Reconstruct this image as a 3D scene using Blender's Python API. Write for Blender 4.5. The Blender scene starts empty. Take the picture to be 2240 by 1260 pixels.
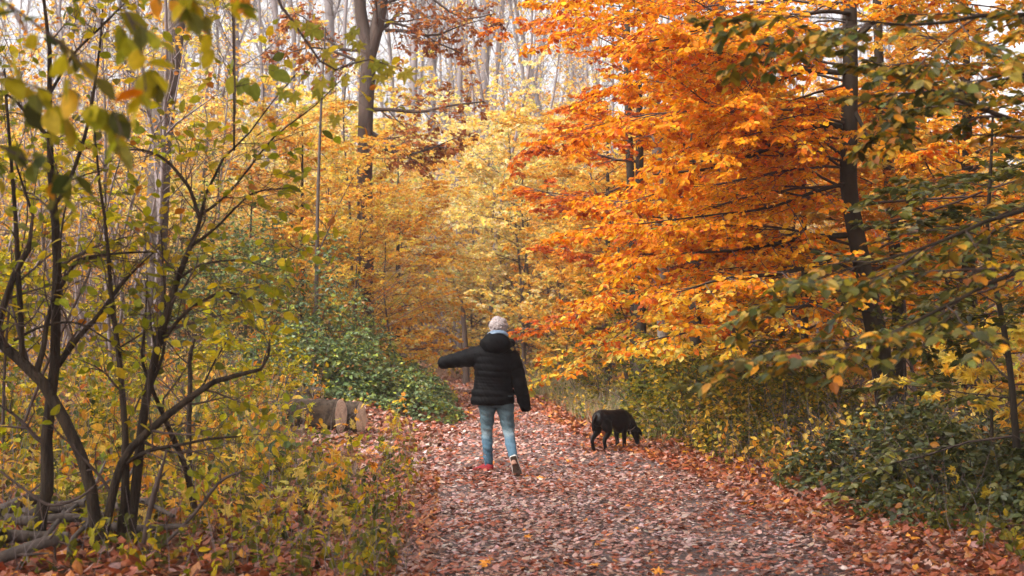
import bpy, bmesh, math, random
import numpy as np
from mathutils import Matrix, Vector

# ------------------------------------------------------------------ camera, sky, sun, exposure
sc = bpy.context.scene
col = sc.collection
CAMH, FPX, PITCH = 1.51, 3111.1, math.atan(100.0 / 3111.1)
cam_data = bpy.data.cameras.new('camera')
cam = bpy.data.objects.new('camera', cam_data); col.objects.link(cam)
cam.location = (0, 0, CAMH)
cam.rotation_euler = (math.pi / 2 + PITCH, 0, 0)
cam_data.lens = 50; cam_data.sensor_width = 36
cam_data.clip_start = 0.1; cam_data.clip_end = 2500
cam_data.dof.use_dof = True; cam_data.dof.focus_distance = 15.6; cam_data.dof.aperture_fstop = 3.2
sc.camera = cam

SUN_EL, SUN_AZ = math.radians(47), math.radians(-124)      # azimuth from +Y (view direction) towards +X
world = bpy.data.worlds.new('World'); sc.world = world; world.use_nodes = True
wn, wl = world.node_tree.nodes, world.node_tree.links
bg = wn['Background']
sky = wn.new('ShaderNodeTexSky'); sky.sky_type = 'NISHITA'; sky.sun_disc = False
sky.sun_elevation = SUN_EL; sky.sun_rotation = SUN_AZ
sky.dust_density = 6.0; sky.air_density = 1.0; sky.ozone_density = 1.0
hsv = wn.new('ShaderNodeHueSaturation'); hsv.inputs['Saturation'].default_value = 0.18   # thin even cloud
wl.new(sky.outputs[0], hsv.inputs['Color']); wl.new(hsv.outputs[0], bg.inputs[0])
bg.inputs[1].default_value = 0.15
sun_data = bpy.data.lights.new('sun', 'SUN'); sun_data.energy = 1.5; sun_data.angle = math.radians(30)
sun_data.color = (1.0, 0.93, 0.82)
sun = bpy.data.objects.new('sun', sun_data); col.objects.link(sun)
sd = Vector((math.sin(SUN_AZ) * math.cos(SUN_EL), math.cos(SUN_AZ) * math.cos(SUN_EL), math.sin(SUN_EL)))
sun.rotation_euler = (-sd).to_track_quat('-Z', 'Y').to_euler()
sc.view_settings.view_transform = 'Standard'; sc.view_settings.look = 'None'
sc.view_settings.gamma = 1.0; sc.view_settings.use_curve_mapping = False
sc.view_settings.exposure = 1.58
cy = sc.cycles
cy.max_bounces = 12; cy.diffuse_bounces = 8; cy.glossy_bounces = 2; cy.transmission_bounces = 8
cy.volume_bounces = 1; cy.transparent_max_bounces = 4
cy.use_denoising = True
cy.caustics_reflective = False; cy.caustics_refractive = False
cy.sample_clamp_indirect = 6

# ------------------------------------------------------------------ helpers
rng = np.random.default_rng(11)
random.seed(5)

def at(px, py, Y):
    """photo pixel -> point at world depth Y"""
    u = (px - 1120) / FPX; v = (630 - py) / FPX
    c, s = math.cos(PITCH), math.sin(PITCH)
    t = Y / (c - v * s)
    return np.array([u * t, Y, CAMH + (s + v * c) * t])

def nrmz(a):
    return a / np.maximum(np.linalg.norm(a, axis=-1, keepdims=True), 1e-9)

def fnoise(p, f=1.0, seed=0.0):
    """cheap smooth noise in about -1..1 from sums of sines"""
    x, y, z = p[..., 0] * f, p[..., 1] * f, p[..., 2] * f
    return (np.sin(1.7 * x + 2.1 * y + seed) + np.sin(2.9 * y - 1.3 * z + 1.7 * seed + 1) +
            np.sin(2.3 * z + 1.1 * x - 2.2 * seed + 2) + np.sin(4.1 * x - 3.7 * y + 3.3 * z + seed * 3) * 0.6) / 3.0

def sstep(a, b, x):
    t = np.clip((x - a) / (b - a), 0, 1)
    return t * t * (3 - 2 * t)

# terrain -----------------------------------------------------------
PY_ = np.array([-30, 0, 8.9, 15.2, 18.4, 21, 24.7, 33.5, 41, 50, 60, 75, 700.])
PC_ = np.array([2.0, 1.6, 1.10, 0.75, 0.45, 0.25, 0.05, -0.35, -1.15, -3.3, -7.5, -18, -60.])
PH_ = np.array([1.8, 1.85, 1.85, 1.80, 1.50, 1.35, 1.15, 1.10, 1.0, 1.1, 1.2, 1.3, 1.3])

def path_c(y): return np.interp(y, PY_, PC_)
def path_h(y): return np.interp(y, PY_, PH_)

def base_z(x, y):
    x = np.asarray(x, float); y = np.asarray(y, float)
    d = np.abs(x - path_c(y)) - path_h(y)
    rise = 0.16 * sstep(0.0, 1.4, d) + 0.35 * sstep(1.5, 9, d)
    bump = 0.05 * np.sin(1.9 * x + 0.7 * y) * np.sin(1.3 * y - 0.6 * x) * sstep(-0.2, 1, d)
    rut = -0.02 * np.cos(d * 5.0) * (d < 0)
    hill = 0.17 * np.maximum(0, y - 50 + 6 * np.sin(x * 0.05)) * sstep(48, 75, y)
    hill = np.where(hill > 24, 24 + (hill - 24) * 0.15, hill)
    left = 0.55 * np.exp(-((x + 5.2) / 2.6) ** 2 - ((y - 22) / 6.0) ** 2)
    return rise + bump + rut + hill + left

def path_mask(x, y):
    d = np.abs(x - path_c(y)) - path_h(y)
    return 1 - sstep(-0.15, 0.25, d)

# materials -----------------------------------------------------------
def new_mat(name):
    m = bpy.data.materials.new(name); m.use_nodes = True
    nt = m.node_tree
    for n in list(nt.nodes): nt.nodes.remove(n)
    out = nt.nodes.new('ShaderNodeOutputMaterial')
    return m, nt, nt.nodes, nt.links, out

def leaf_material(name, single, trans=0.54, rough=0.5, spec=0.22):
    """leaf skin: colour from the mesh attribute (or the leaf object's own colour), part of the light passes through"""
    m, nt, N, L, out = new_mat(name)
    oi = N.new('ShaderNodeObjectInfo')
    if single:
        base = oi.outputs['Color']
    else:
        a = N.new('ShaderNodeAttribute'); a.attribute_name = 'col'
        mx = N.new('ShaderNodeMix'); mx.data_type = 'RGBA'; mx.blend_type = 'MULTIPLY'
        mx.inputs[0].default_value = 1.0
        L.new(a.outputs['Color'], mx.inputs[6]); L.new(oi.outputs['Color'], mx.inputs[7])
        base = mx.outputs[2]
    tc = N.new('ShaderNodeTexCoord')
    no = N.new('ShaderNodeTexNoise'); no.inputs['Scale'].default_value = 3.0 if single else 38.0
    no.inputs['Detail'].default_value = 3.0
    L.new(tc.outputs['Object'], no.inputs['Vector'])
    mr = N.new('ShaderNodeMapRange'); mr.inputs[1].default_value = 0.3; mr.inputs[2].default_value = 0.7
    mr.inputs[3].default_value = 0.72; mr.inputs[4].default_value = 1.18
    L.new(no.outputs['Fac'], mr.inputs[0])
    ml = N.new('ShaderNodeMix'); ml.data_type = 'RGBA'; ml.blend_type = 'MULTIPLY'; ml.inputs[0].default_value = 1.0
    L.new(base, ml.inputs[6]); L.new(mr.outputs[0], ml.inputs[7])
    c = ml.outputs[2]
    p = N.new('ShaderNodeBsdfPrincipled')
    p.inputs['Roughness'].default_value = rough
    p.inputs['Specular IOR Level'].default_value = spec
    L.new(c, p.inputs['Base Color'])
    t = N.new('ShaderNodeBsdfTranslucent'); L.new(c, t.inputs['Color'])
    mix = N.new('ShaderNodeMixShader'); mix.inputs[0].default_value = trans
    L.new(p.outputs[0], mix.inputs[1]); L.new(t.outputs[0], mix.inputs[2])
    L.new(mix.outputs[0], out.inputs['Surface'])
    return m

def bark_material(name, c1, c2, scale=9.0, stretch=0.25, bump=0.5, rough=0.9):
    m, nt, N, L, out = new_mat(name)
    tc = N.new('ShaderNodeTexCoord'); mp = N.new('ShaderNodeMapping')
    mp.inputs['Scale'].default_value = (1, 1, stretch)
    L.new(tc.outputs['Object'], mp.inputs['Vector'])
    n1 = N.new('ShaderNodeTexNoise'); n1.inputs['Scale'].default_value = scale; n1.inputs['Detail'].default_value = 8
    n1.inputs['Roughness'].default_value = 0.65
    L.new(mp.outputs[0], n1.inputs['Vector'])
    n2 = N.new('ShaderNodeTexNoise'); n2.inputs['Scale'].default_value = scale * 6; n2.inputs['Detail'].default_value = 5
    L.new(mp.outputs[0], n2.inputs['Vector'])
    r = N.new('ShaderNodeValToRGB')
    r.color_ramp.elements[0].position = 0.34; r.color_ramp.elements[0].color = (*c2, 1)
    r.color_ramp.elements[1].position = 0.68; r.color_ramp.elements[1].color = (*c1, 1)
    L.new(n1.outputs['Fac'], r.inputs[0])
    p = N.new('ShaderNodeBsdfPrincipled'); p.inputs['Roughness'].default_value = rough
    p.inputs['Specular IOR Level'].default_value = 0.2
    L.new(r.outputs[0], p.inputs['Base Color'])
    b = N.new('ShaderNodeBump'); b.inputs['Strength'].default_value = bump; b.inputs['Distance'].default_value = 0.02
    L.new(n2.outputs['Fac'], b.inputs['Height']); L.new(b.outputs[0], p.inputs['Normal'])
    L.new(p.outputs[0], out.inputs['Surface'])
    return m

def plain_material(name, c1, c2=None, rough=0.7, scale=30.0, bump=0.0, spec=0.3, sheen=0.0, coords='Object', detail=5):
    m, nt, N, L, out = new_mat(name)
    p = N.new('ShaderNodeBsdfPrincipled'); p.inputs['Roughness'].default_value = rough
    p.inputs['Specular IOR Level'].default_value = spec
    if sheen: p.inputs['Sheen Weight'].default_value = sheen
    tc = N.new('ShaderNodeTexCoord')
    n1 = N.new('ShaderNodeTexNoise'); n1.inputs['Scale'].default_value = scale; n1.inputs['Detail'].default_value = detail
    L.new(tc.outputs[coords], n1.inputs['Vector'])
    r = N.new('ShaderNodeValToRGB')
    r.color_ramp.elements[0].position = 0.33; r.color_ramp.elements[0].color = (*(c2 or c1), 1)
    r.color_ramp.elements[1].position = 0.67; r.color_ramp.elements[1].color = (*c1, 1)
    L.new(n1.outputs['Fac'], r.inputs[0]); L.new(r.outputs[0], p.inputs['Base Color'])
    if bump:
        b = N.new('ShaderNodeBump'); b.inputs['Strength'].default_value = bump; b.inputs['Distance'].default_value = 0.01
        L.new(n1.outputs['Fac'], b.inputs['Height']); L.new(b.outputs[0], p.inputs['Normal'])
    L.new(p.outputs[0], out.inputs['Surface'])
    return m

M_LEAF = leaf_material('leaf_skin', False)
M_LEAF1 = leaf_material('single_leaf_skin', True)
M_GLOSS = leaf_material('glossy_leaf_skin', False, trans=0.3, rough=0.4, spec=0.4)
M_GLOSS1 = leaf_material('single_glossy_leaf_skin', True, trans=0.3, rough=0.4, spec=0.4)
M_DRY = leaf_material('dry_leaf_skin', False, trans=0.15, rough=0.5, spec=0.5)
M_DRY1 = leaf_material('single_dry_leaf_skin', True, trans=0.15, rough=0.5, spec=0.5)
M_BEECH = bark_material('beech_bark', (0.05, 0.037, 0.025), (0.02, 0.015, 0.011), 5, 0.5, 0.25)
M_DARKBARK = bark_material('shrub_bark', (0.07, 0.05, 0.034), (0.014, 0.009, 0.007), 22, 0.16, 1.0)
M_GREYBARK = bark_material('grey_bark', (0.13, 0.105, 0.092), (0.06, 0.046, 0.04), 7, 0.16, 0.7)
M_PALEBARK = bark_material('pale_bark', (0.25, 0.215, 0.19), (0.13, 0.11, 0.1), 6, 0.4, 0.3)
M_OAKBARK = bark_material('oak_bark', (0.085, 0.058, 0.047), (0.036, 0.025, 0.021), 8, 0.16, 0.8)
M_FARBARK = bark_material('haze_paled_bark', (0.25, 0.215, 0.22), (0.14, 0.12, 0.122), 6, 0.2, 0.4)  # far trunks: the fade of distance haze is put into this pale colour
M_TWIG = plain_material('twig_bark', (0.095, 0.065, 0.055), (0.05, 0.034, 0.03), rough=0.85, scale=20)
M_GREYTWIG = plain_material('grey_twig_bark', (0.24, 0.195, 0.195), (0.13, 0.102, 0.102), rough=0.85, scale=12)

# meshes -----------------------------------------------------------
def mk_mesh(name, blocks, mats, smooth=False):
    """blocks: (verts (n,3), faces (m,k), material index, face colours or None)"""
    V, vo, starts, totals, loops, mi, cols = [], 0, [], [], [], [], []
    lo = 0; anyc = any(b[3] is not None for b in blocks)
    for v, f, m, c in blocks:
        if len(f) == 0: continue
        V.append(v); n, k = f.shape
        loops.append((f + vo).ravel()); vo += len(v)
        starts.append(lo + np.arange(n) * k); totals.append(np.full(n, k)); lo += n * k
        mi.append(np.full(n, m))
        if anyc:
            cc = np.ones((n, 4), np.float32)
            if c is not None: cc[:, :3] = c
            cols.append(cc)
    V = np.concatenate(V); loops = np.concatenate(loops); starts = np.concatenate(starts)
    totals = np.concatenate(totals); mi = np.concatenate(mi)
    me = bpy.data.meshes.new(name)
    me.vertices.add(len(V)); me.vertices.foreach_set('co', V.astype(np.float32).ravel())
    me.loops.add(len(loops)); me.loops.foreach_set('vertex_index', loops.astype(np.int32))
    me.polygons.add(len(starts))
    me.polygons.foreach_set('loop_start', starts.astype(np.int32))
    me.polygons.foreach_set('loop_total', totals.astype(np.int32))
    for m in mats: me.materials.append(m)
    me.polygons.foreach_set('material_index', mi.astype(np.int32))
    if anyc:
        a = me.attributes.new('col', 'FLOAT_COLOR', 'FACE')
        a.data.foreach_set('color', np.concatenate(cols).ravel())
    me.polygons.foreach_set('use_smooth', np.full(len(starts), smooth))
    me.update(calc_edges=True)
    return me

def link(name, data, parent=None, loc=None):
    o = bpy.data.objects.new(name, data); col.objects.link(o)
    if parent is not None: o.parent = parent
    if loc is not None: o.location = loc
    return o

def tag(o, label=None, cat=None, group=None, kind=None):
    if label: o['label'] = label
    if cat: o['category'] = cat
    if group: o['group'] = group
    if kind: o['kind'] = kind
    return o

def tubes(P, R, S=5):
    """P (n,M,3), R (n,M) -> verts, quads"""
    n, M, _ = P.shape
    T = nrmz(np.gradient(P, axis=1))
    mt = nrmz(T.mean(1))
    ref = np.where(np.abs(mt[:, 2:3]) < 0.8, np.array([[0, 0, 1.0]]), np.array([[1.0, 0, 0]]))
    U = nrmz(np.cross(T, ref[:, None, :])); W = np.cross(T, U)
    a = np.arange(S) * 2 * math.pi / S
    V = P[:, :, None, :] + R[:, :, None, None] * (np.cos(a)[:, None] * U[:, :, None, :] + np.sin(a)[:, None] * W[:, :, None, :])
    i = np.arange(n)[:, None, None] * M * S; j = np.arange(M - 1)[None, :, None] * S; k = np.arange(S)[None, None, :]
    k2 = (k + 1) % S
    F = np.stack([i + j + k, i + j + k2, i + j + S + k2, i + j + S + k], -1).reshape(-1, 4)
    return V.reshape(-1, 3), F

def smooth_poly(pts, n):
    """Catmull-Rom resample of rows (x,y,z,r)"""
    pts = np.asarray(pts, float)
    if len(pts) < 3:
        t = np.linspace(0, 1, n)[:, None]; return pts[0] * (1 - t) + pts[-1] * t
    p = np.vstack([2 * pts[0] - pts[1], pts, 2 * pts[-1] - pts[-2]])
    m = len(pts) - 1
    out = []
    for u in np.linspace(0, m - 1e-6, n):
        i = int(u); t = u - i
        a, b, c, d = p[i], p[i + 1], p[i + 2], p[i + 3]
        out.append(0.5 * ((2 * b) + (c - a) * t + (2 * a - 5 * b + 4 * c - d) * t * t + (3 * b - a - 3 * c + d) * t ** 3))
    out = np.array(out); out[:, 3] = np.maximum(out[:, 3], 0.0015)
    return out

# branching: a level is {'P': (n,M,3), 'L': (n,), 'R': (n,M)} --------------------
def grow(P0, D0, L, M, r0, tip=0.25, lift=0.0, wander=0.12):
    n = len(P0); d = nrmz(D0); P = [P0]; step = (L / (M - 1))[:, None]
    for k in range(M - 1):
        d = nrmz(d + wander * rng.normal(size=(n, 3)) + np.array([0, 0, lift]))
        P.append(P[-1] + d * step)
    R = r0[:, None] * np.linspace(1, tip, M)[None, :]
    return {'P': np.stack(P, 1), 'L': L, 'R': R}

def along(lv, idx, t):
    P = lv['P'][idx]; M = P.shape[1]
    u = np.clip(t, 0, 0.9999) * (M - 1); i = u.astype(int); f = (u - i)[:, None]
    r = np.arange(len(idx))
    pos = P[r, i] * (1 - f) + P[r, i + 1] * f
    tan = nrmz(P[r, i + 1] - P[r, i])
    rad = lv['R'][idx][r, i]
    return pos, tan, rad

def spawn(lv, per, t0, t1, ang, lfac, flat=0.85, lift=0.0, wander=0.12, M=4, rfac=0.55, rmin=0.002, abslen=None, taper=0.55):
    n0 = len(lv['P'])
    idx = np.repeat(np.arange(n0), per); n = len(idx)
    k = np.tile(np.arange(per), n0)
    t = t0 + (t1 - t0) * (k + rng.random(n)) / per
    pos, tan, rad = along(lv, idx, t)
    side = nrmz(np.cross(tan, np.array([0, 0, 1.0])) + 1e-4)
    side *= np.where(k % 2 == 0, 1, -1)[:, None]
    rnd = rng.normal(size=(n, 3)); rnd = nrmz(rnd - (rnd * tan).sum(1, keepdims=True) * tan)
    side = nrmz(side * flat + rnd * (1 - flat) * 1.4)
    a = np.radians(rng.uniform(ang[0], ang[1], n))[:, None]
    D = tan * np.cos(a) + side * np.sin(a)
    if abslen is not None: L = rng.uniform(abslen[0], abslen[1], n) * (1 - taper * t)
    else: L = lv['L'][idx] * rng.uniform(lfac[0], lfac[1], n) * (1 - taper * t)
    return grow(pos, D, L, M, np.maximum(rad * rfac, rmin), lift=lift, wander=wander)

def leaves_on(lv, per, size, t0=0.1, t1=1.0, up=1.0, nrand=0.45, droop=0.15, ang=(35, 70), flat=0.9, out=None, ow=0.7):
    n0 = len(lv['P']); idx = np.repeat(np.arange(n0), per); n = len(idx)
    k = np.tile(np.arange(per), n0)
    t = t0 + (t1 - t0) * (k + rng.random(n) * 0.8) / per
    pos, tan, _ = along(lv, idx, t)
    side = nrmz(np.cross(tan, np.array([0, 0, 1.0])) + 1e-4) * np.where(k % 2 == 0, 1, -1)[:, None]
    side = nrmz(side * flat + rng.normal(size=(n, 3)) * (1 - flat) * 0.8)
    a = np.radians(rng.uniform(ang[0], ang[1], n))[:, None]
    D = nrmz(tan * np.cos(a) + side * np.sin(a) + np.array([0, 0, -1.0]) * (droop * rng.random(n))[:, None])
    N = np.array([0, 0, up]) + rng.normal(size=(n, 3)) * nrand
    if out is not None:                                  # blades tip outwards from the trunk, towards the light
        o = pos - np.asarray(out, float); o[:, 2] = 0; N = N + ow * nrmz(o)
    N = nrmz(N - (N * D).sum(1, keepdims=True) * D)
    S = rng.uniform(size[0], size[1], n)
    return pos, D, N, S

def join_leaves(*ls):
    return tuple(np.concatenate([l[i] for l in ls]) for i in range(4))

# leaf shapes: rows of local points (x across, y along, z up) and faces
def _ovate_hi():
    ys = [0, .14, .34, .58, .8, .93, 1.0]; hw = [.015, .19, .31, .31, .2, .09, .0]
    V, F = [], []
    for y, w in zip(ys, hw):
        bend = -0.16 * y * y
        V += [(-w, y, bend + 0.25 * w), (0, y, bend), (w, y, bend + 0.25 * w)]
    for r in range(len(ys) - 1):
        b = r * 3
        F += [(b, b + 1, b + 4, b + 3), (b + 1, b + 2, b + 5, b + 4)]
    return np.array(V), np.array(F)
def _maple(n=5):
    ang = np.radians([-165, -150, -118, -84, -66, -42, -22, -11, 0, 11, 22, 42, 66, 84, 118, 150, 165])
    rad = np.array([.10, .34, .30, .52, .28, .62, .34, .46, .78, .46, .34, .62, .28, .52, .30, .34, .10])
    V = [(0, .32, 0)]
    for a, r in zip(ang, rad):
        x, y = math.sin(a) * r, .32 + math.cos(a) * r * .9
        V.append((x, y, -0.22 * r * r + 0.06 * math.sin(7 * a)))
    F = [(0, i + 1, i + 2) for i in range(len(ang) - 1)]
    return np.array(V), np.array([f[::-1] for f in F])
LEAF = {
    'diamond': (np.array([(0, 0, 0), (.34, .45, .07), (0, 1, -.06), (-.34, .45, .07)]), np.array([(0, 1, 2), (0, 2, 3)])),
    'ovate': (np.array([(0, 0, 0), (.27, .25, .06), (.29, .62, .04), (0, 1, -.12), (-.29, .62, .04), (-.27, .25, .06)]),
              np.array([(0, 1, 2, 3), (0, 3, 4, 5)])),
    'ovate_hi': _ovate_hi(),
    'maple': _maple(),
    'curled': (np.array([(0, 0, .1), (.3, .25, .0), (.33, .65, .06), (.02, 1, .2), (-.33, .62, .1), (-.26, .22, .16)]),
               np.array([(0, 1, 2, 3), (0, 3, 4, 5)])),
    'blade': (np.array([(-.012, 0, 0), (.012, 0, 0), (.01, .5, .03), (-.01, .5, .03), (0, 1, .16), (0, 1, .161)]),
              np.array([(0, 1, 2, 3), (3, 2, 4, 5)])),
}

def leaf_block(lv, shape, cols, m=0):
    pos, D, N, S = lv
    T, F = LEAF[shape]; K = len(T)
    X = np.cross(D, N)
    V = pos[:, None, :] + S[:, None, None] * (T[None, :, 0:1] * X[:, None, :] + T[None, :, 1:2] * D[:, None, :] + T[None, :, 2:3] * N[:, None, :])
    n = len(pos)
    f = (np.arange(n)[:, None, None] * K + F[None]).reshape(-1, F.shape[1])
    return V.reshape(-1, 3), f, m, np.repeat(cols, len(F), axis=0)

PAL = {
    'orange': [((.84, .315, .006), .42), ((.85, .42, .012), .28), ((.76, .20, .005), .20), ((.30, .06, .006), .05), ((.70, .42, .03), .05)],
    'red': [((.64, .155, .010), .40), ((.48, .085, .010), .22), ((.72, .24, .014), .30), ((.24, .04, .010), .08)],
    'rust': [((.40, .145, .035), .40), ((.30, .085, .022), .34), ((.50, .23, .05), .20), ((.17, .05, .02), .06)],
    'amber': [((.76, .40, .045), .40), ((.74, .50, .10), .25), ((.72, .30, .022), .25), ((.42, .14, .02), .10)],
    'yellow': [((.76, .52, .06), .40), ((.70, .52, .12), .25), ((.74, .40, .04), .20), ((.48, .44, .08), .15)],
    'pale': [((.78, .62, .24), .45), ((.76, .54, .16), .30), ((.60, .56, .22), .25)],
    'lime': [((.44, .36, .010), .35), ((.29, .28, .010), .26), ((.64, .46, .014), .24), ((.13, .14, .012), .11), ((.42, .14, .012), .04)],
    'olive': [((.095, .095, .014), .34), ((.15, .14, .016), .30), ((.06, .07, .016), .18), ((.28, .20, .014), .14), ((.44, .17, .015), .04)],
    'bramble': [((.10, .15, .055), .30), ((.15, .20, .06), .28), ((.065, .10, .045), .14), ((.30, .32, .035), .23), ((.36, .15, .03), .05)],
    'greenyellow': [((.13, .13, .014), .32), ((.27, .22, .014), .30), ((.075, .09, .018), .20), ((.50, .31, .018), .18)],
    'shade': [((.05, .058, .014), .36), ((.08, .085, .016), .28), ((.034, .044, .015), .20), ((.20, .15, .014), .12), ((.40, .15, .015), .04)],  # bramble greens with the deep shade of the right verge painted in
    'litter': [((.46, .29, .255), .32), ((.36, .175, .13), .20), ((.30, .072, .028), .28), ((.12, .042, .026), .12), ((.56, .44, .41), .06), ((.55, .18, .02), .02)],
    'litter_red': [((.38, .20, .155), .22), ((.30, .078, .03), .38), ((.38, .13, .03), .18), ((.15, .055, .03), .14), ((.6, .23, .02), .08)],
}

def pal(name, pos, clump=1.3, jit=0.16, seed=None):
    cs = np.array([c for c, w in PAL[name]]); w = np.cumsum([w for c, w in PAL[name]]); w = w / w[-1]
    n = len(pos)
    s = rng.uniform(0, 50) if seed is None else seed
    u = rng.random(n)
    k = 0.5 + 0.5 * np.clip(fnoise(pos, clump, s), -1, 1)          # neighbouring leaves turn together
    v = np.where(rng.random(n) < 0.35, k, u)
    i = np.clip(np.searchsorted(w, v), 0, len(cs) - 1)
    c = cs[i] * (1 + jit * rng.normal(size=(n, 1))) * (1 + 0.06 * rng.normal(size=(n, 3)))
    return np.clip(c, 0.004, 0.85)

SINGLE = {}
def single_mesh(shape, mat):
    k = (shape, mat.name)
    if k not in SINGLE:
        V, F = LEAF[shape]
        SINGLE[k] = mk_mesh('leaf', [(V, F, 0, None)], [mat], smooth=(shape == 'ovate_hi'))
    return SINGLE[k]

def place_leaves(parent, base, lv, cols, shape, mat, name='leaf'):
    me = single_mesh(shape, mat)
    pos, D, N, S = lv; X = np.cross(D, N)
    for i in range(len(pos)):
        o = bpy.data.objects.new(name, me); col.objects.link(o); o.parent = parent
        s = S[i]; p = pos[i] - base
        o.matrix_basis = Matrix(((X[i, 0] * s, D[i, 0] * s, N[i, 0] * s, p[0]), (X[i, 1] * s, D[i, 1] * s, N[i, 1] * s, p[1]),
                                 (X[i, 2] * s, D[i, 2] * s, N[i, 2] * s, p[2]), (0, 0, 0, 1)))
        o.color = (*cols[i], 1)

def sub(lv, m): return tuple(a[m] for a in lv)

def in_view(p, margin=0.0):
    y = np.maximum(p[:, 1], 0.1); u = p[:, 0] / y; v = (p[:, 2] - CAMH) / y
    return (np.abs(u) < 0.36 + margin) & (v > -0.172 - margin) & (v < 0.236 + margin)

def finish_plant(name, base, label, cat, wood, lv, cols, shape='ovate', hi='ovate_hi', mats=(M_LEAF, M_LEAF1), wood_mat=M_TWIG,
                 trunk=None, trunk_mat=None, limbs=(), singles=0, group=None, S=4, single_name='leaf'):
    """an Empty at the foot; trunk, limbs, crown (twigs and leaves) and the leaves that show largest as parts"""
    base = np.asarray(base, float)
    root = link(name, None); root.location = base; tag(root, label, cat, group)
    if trunk is not None:
        v, f = tubes(trunk[None, :, :3] - base, trunk[None, :, 3], 12)
        link('trunk', mk_mesh('trunk', [(v, f, 0, None)], [trunk_mat or wood_mat], True), root)
    for l in limbs:
        v, f = tubes(l[None, :, :3] - base, l[None, :, 3], 8)
        link('limb', mk_mesh('limb', [(v, f, 0, None)], [trunk_mat or wood_mat], True), root)
    blocks = []
    for w in wood:
        v, f = tubes(w['P'] - base, w['R'], S); blocks.append((v, f, 1, None))
    if singles and lv is not None:
        pos = lv[0]; vis = in_view(pos)
        score = np.where(vis, lv[3] / pos[:, 1] * (0.7 + 0.6 * np.abs((lv[2] * nrmz(pos - np.array([0, 0, CAMH]))).sum(1))), 0)
        # among those nearest the lens, thinned at random so they spread through the crown
        cand = np.argsort(-score)[:singles * 3]; pick = rng.choice(cand, min(singles, len(cand)), replace=False)
        m = np.zeros(len(pos), bool); m[pick] = True; m &= score > 0
        place_leaves(root, base, sub(lv, m), cols[m], hi, mats[1], single_name)
        lv = sub(lv, ~m); cols = cols[~m]
    if lv is not None and len(lv[0]):
        l2 = (lv[0] - base,) + lv[1:]
        blocks.append(leaf_block(l2, shape, cols))
    if blocks:
        o = link('crown', mk_mesh('crown', blocks, [mats[0], wood_mat]), root)
        if singles: o['kind'] = 'stuff'
    return root

def px_poly(rows, Y, n=24, dY=None):
    """rows (px, py, width px[, depth]) -> smooth world polyline with radii"""
    out = []
    for i, r in enumerate(rows):
        y = r[3] if len(r) > 3 else Y
        p = at(r[0], r[1], y); out.append((p[0], p[1], p[2], r[2] * y / FPX / 2))
    return smooth_poly(out, n)

def as_level(polys):
    """explicit limbs (n rows of equal length) -> level"""
    P = np.stack([p[:, :3] for p in polys]); R = np.stack([p[:, 3] for p in polys])
    L = np.linalg.norm(np.diff(P, axis=1), axis=2).sum(1)
    return {'P': P, 'L': L, 'R': R}

def to_ground(poly, flare=1.25, n=3):
    """carry a trunk down to the soil below its first point"""
    b = poly[0].copy(); gz = float(base_z(b[0], b[1]))
    if b[2] <= gz: return poly
    ext = [np.array([b[0], b[1], gz - 0.06 + (b[2] - gz + 0.06) * k / n, b[3] * (flare - (flare - 1) * k / n)]) for k in range(n)]
    return np.vstack([ext, poly])
# ------------------------------------------------------------------ ground and path
def ground_material():
    m, nt, N, L, out = new_mat('forest_floor')
    tc = N.new('ShaderNodeTexCoord')
    n1 = N.new('ShaderNodeTexNoise'); n1.inputs['Scale'].default_value = 1.3; n1.inputs['Detail'].default_value = 8
    n2 = N.new('ShaderNodeTexVoronoi'); n2.inputs['Scale'].default_value = 14
    n3 = N.new('ShaderNodeTexNoise'); n3.inputs['Scale'].default_value = 22; n3.inputs['Detail'].default_value = 6
    for n in (n1, n2, n3): L.new(tc.outputs['Object'], n.inputs['Vector'])
    r = N.new('ShaderNodeValToRGB'); e = r.color_ramp.elements
    e[0].position = 0.3; e[0].color = (.035, .022, .015, 1); e[1].position = 0.7; e[1].color = (.20, .105, .06, 1)
    x = e.new(0.5); x.color = (.10, .055, .03, 1)
    L.new(n3.outputs['Fac'], r.inputs[0])
    r2 = N.new('ShaderNodeValToRGB'); e = r2.color_ramp.elements
    e[0].position = 0.0; e[0].color = (.25, .12, .06, 1); e[1].position = 1.0; e[1].color = (.10, .06, .035, 1)
    L.new(n2.outputs['Color'], r2.inputs[0])
    mx = N.new('ShaderNodeMix'); mx.data_type = 'RGBA'; L.new(n1.outputs['Fac'], mx.inputs[0])
    L.new(r.outputs[0], mx.inputs[6]); L.new(r2.outputs[0], mx.inputs[7])
    p = N.new('ShaderNodeBsdfPrincipled'); p.inputs['Roughness'].default_value = .9; p.inputs['Specular IOR Level'].default_value = .15
    L.new(mx.outputs[2], p.inputs['Base Color'])
    b = N.new('ShaderNodeBump'); b.inputs['Strength'].default_value = .6; b.inputs['Distance'].default_value = .03
    L.new(n3.outputs['Fac'], b.inputs['Height']); L.new(b.outputs[0], p.inputs['Normal'])
    L.new(p.outputs[0], out.inputs['Surface'])
    return m

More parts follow.
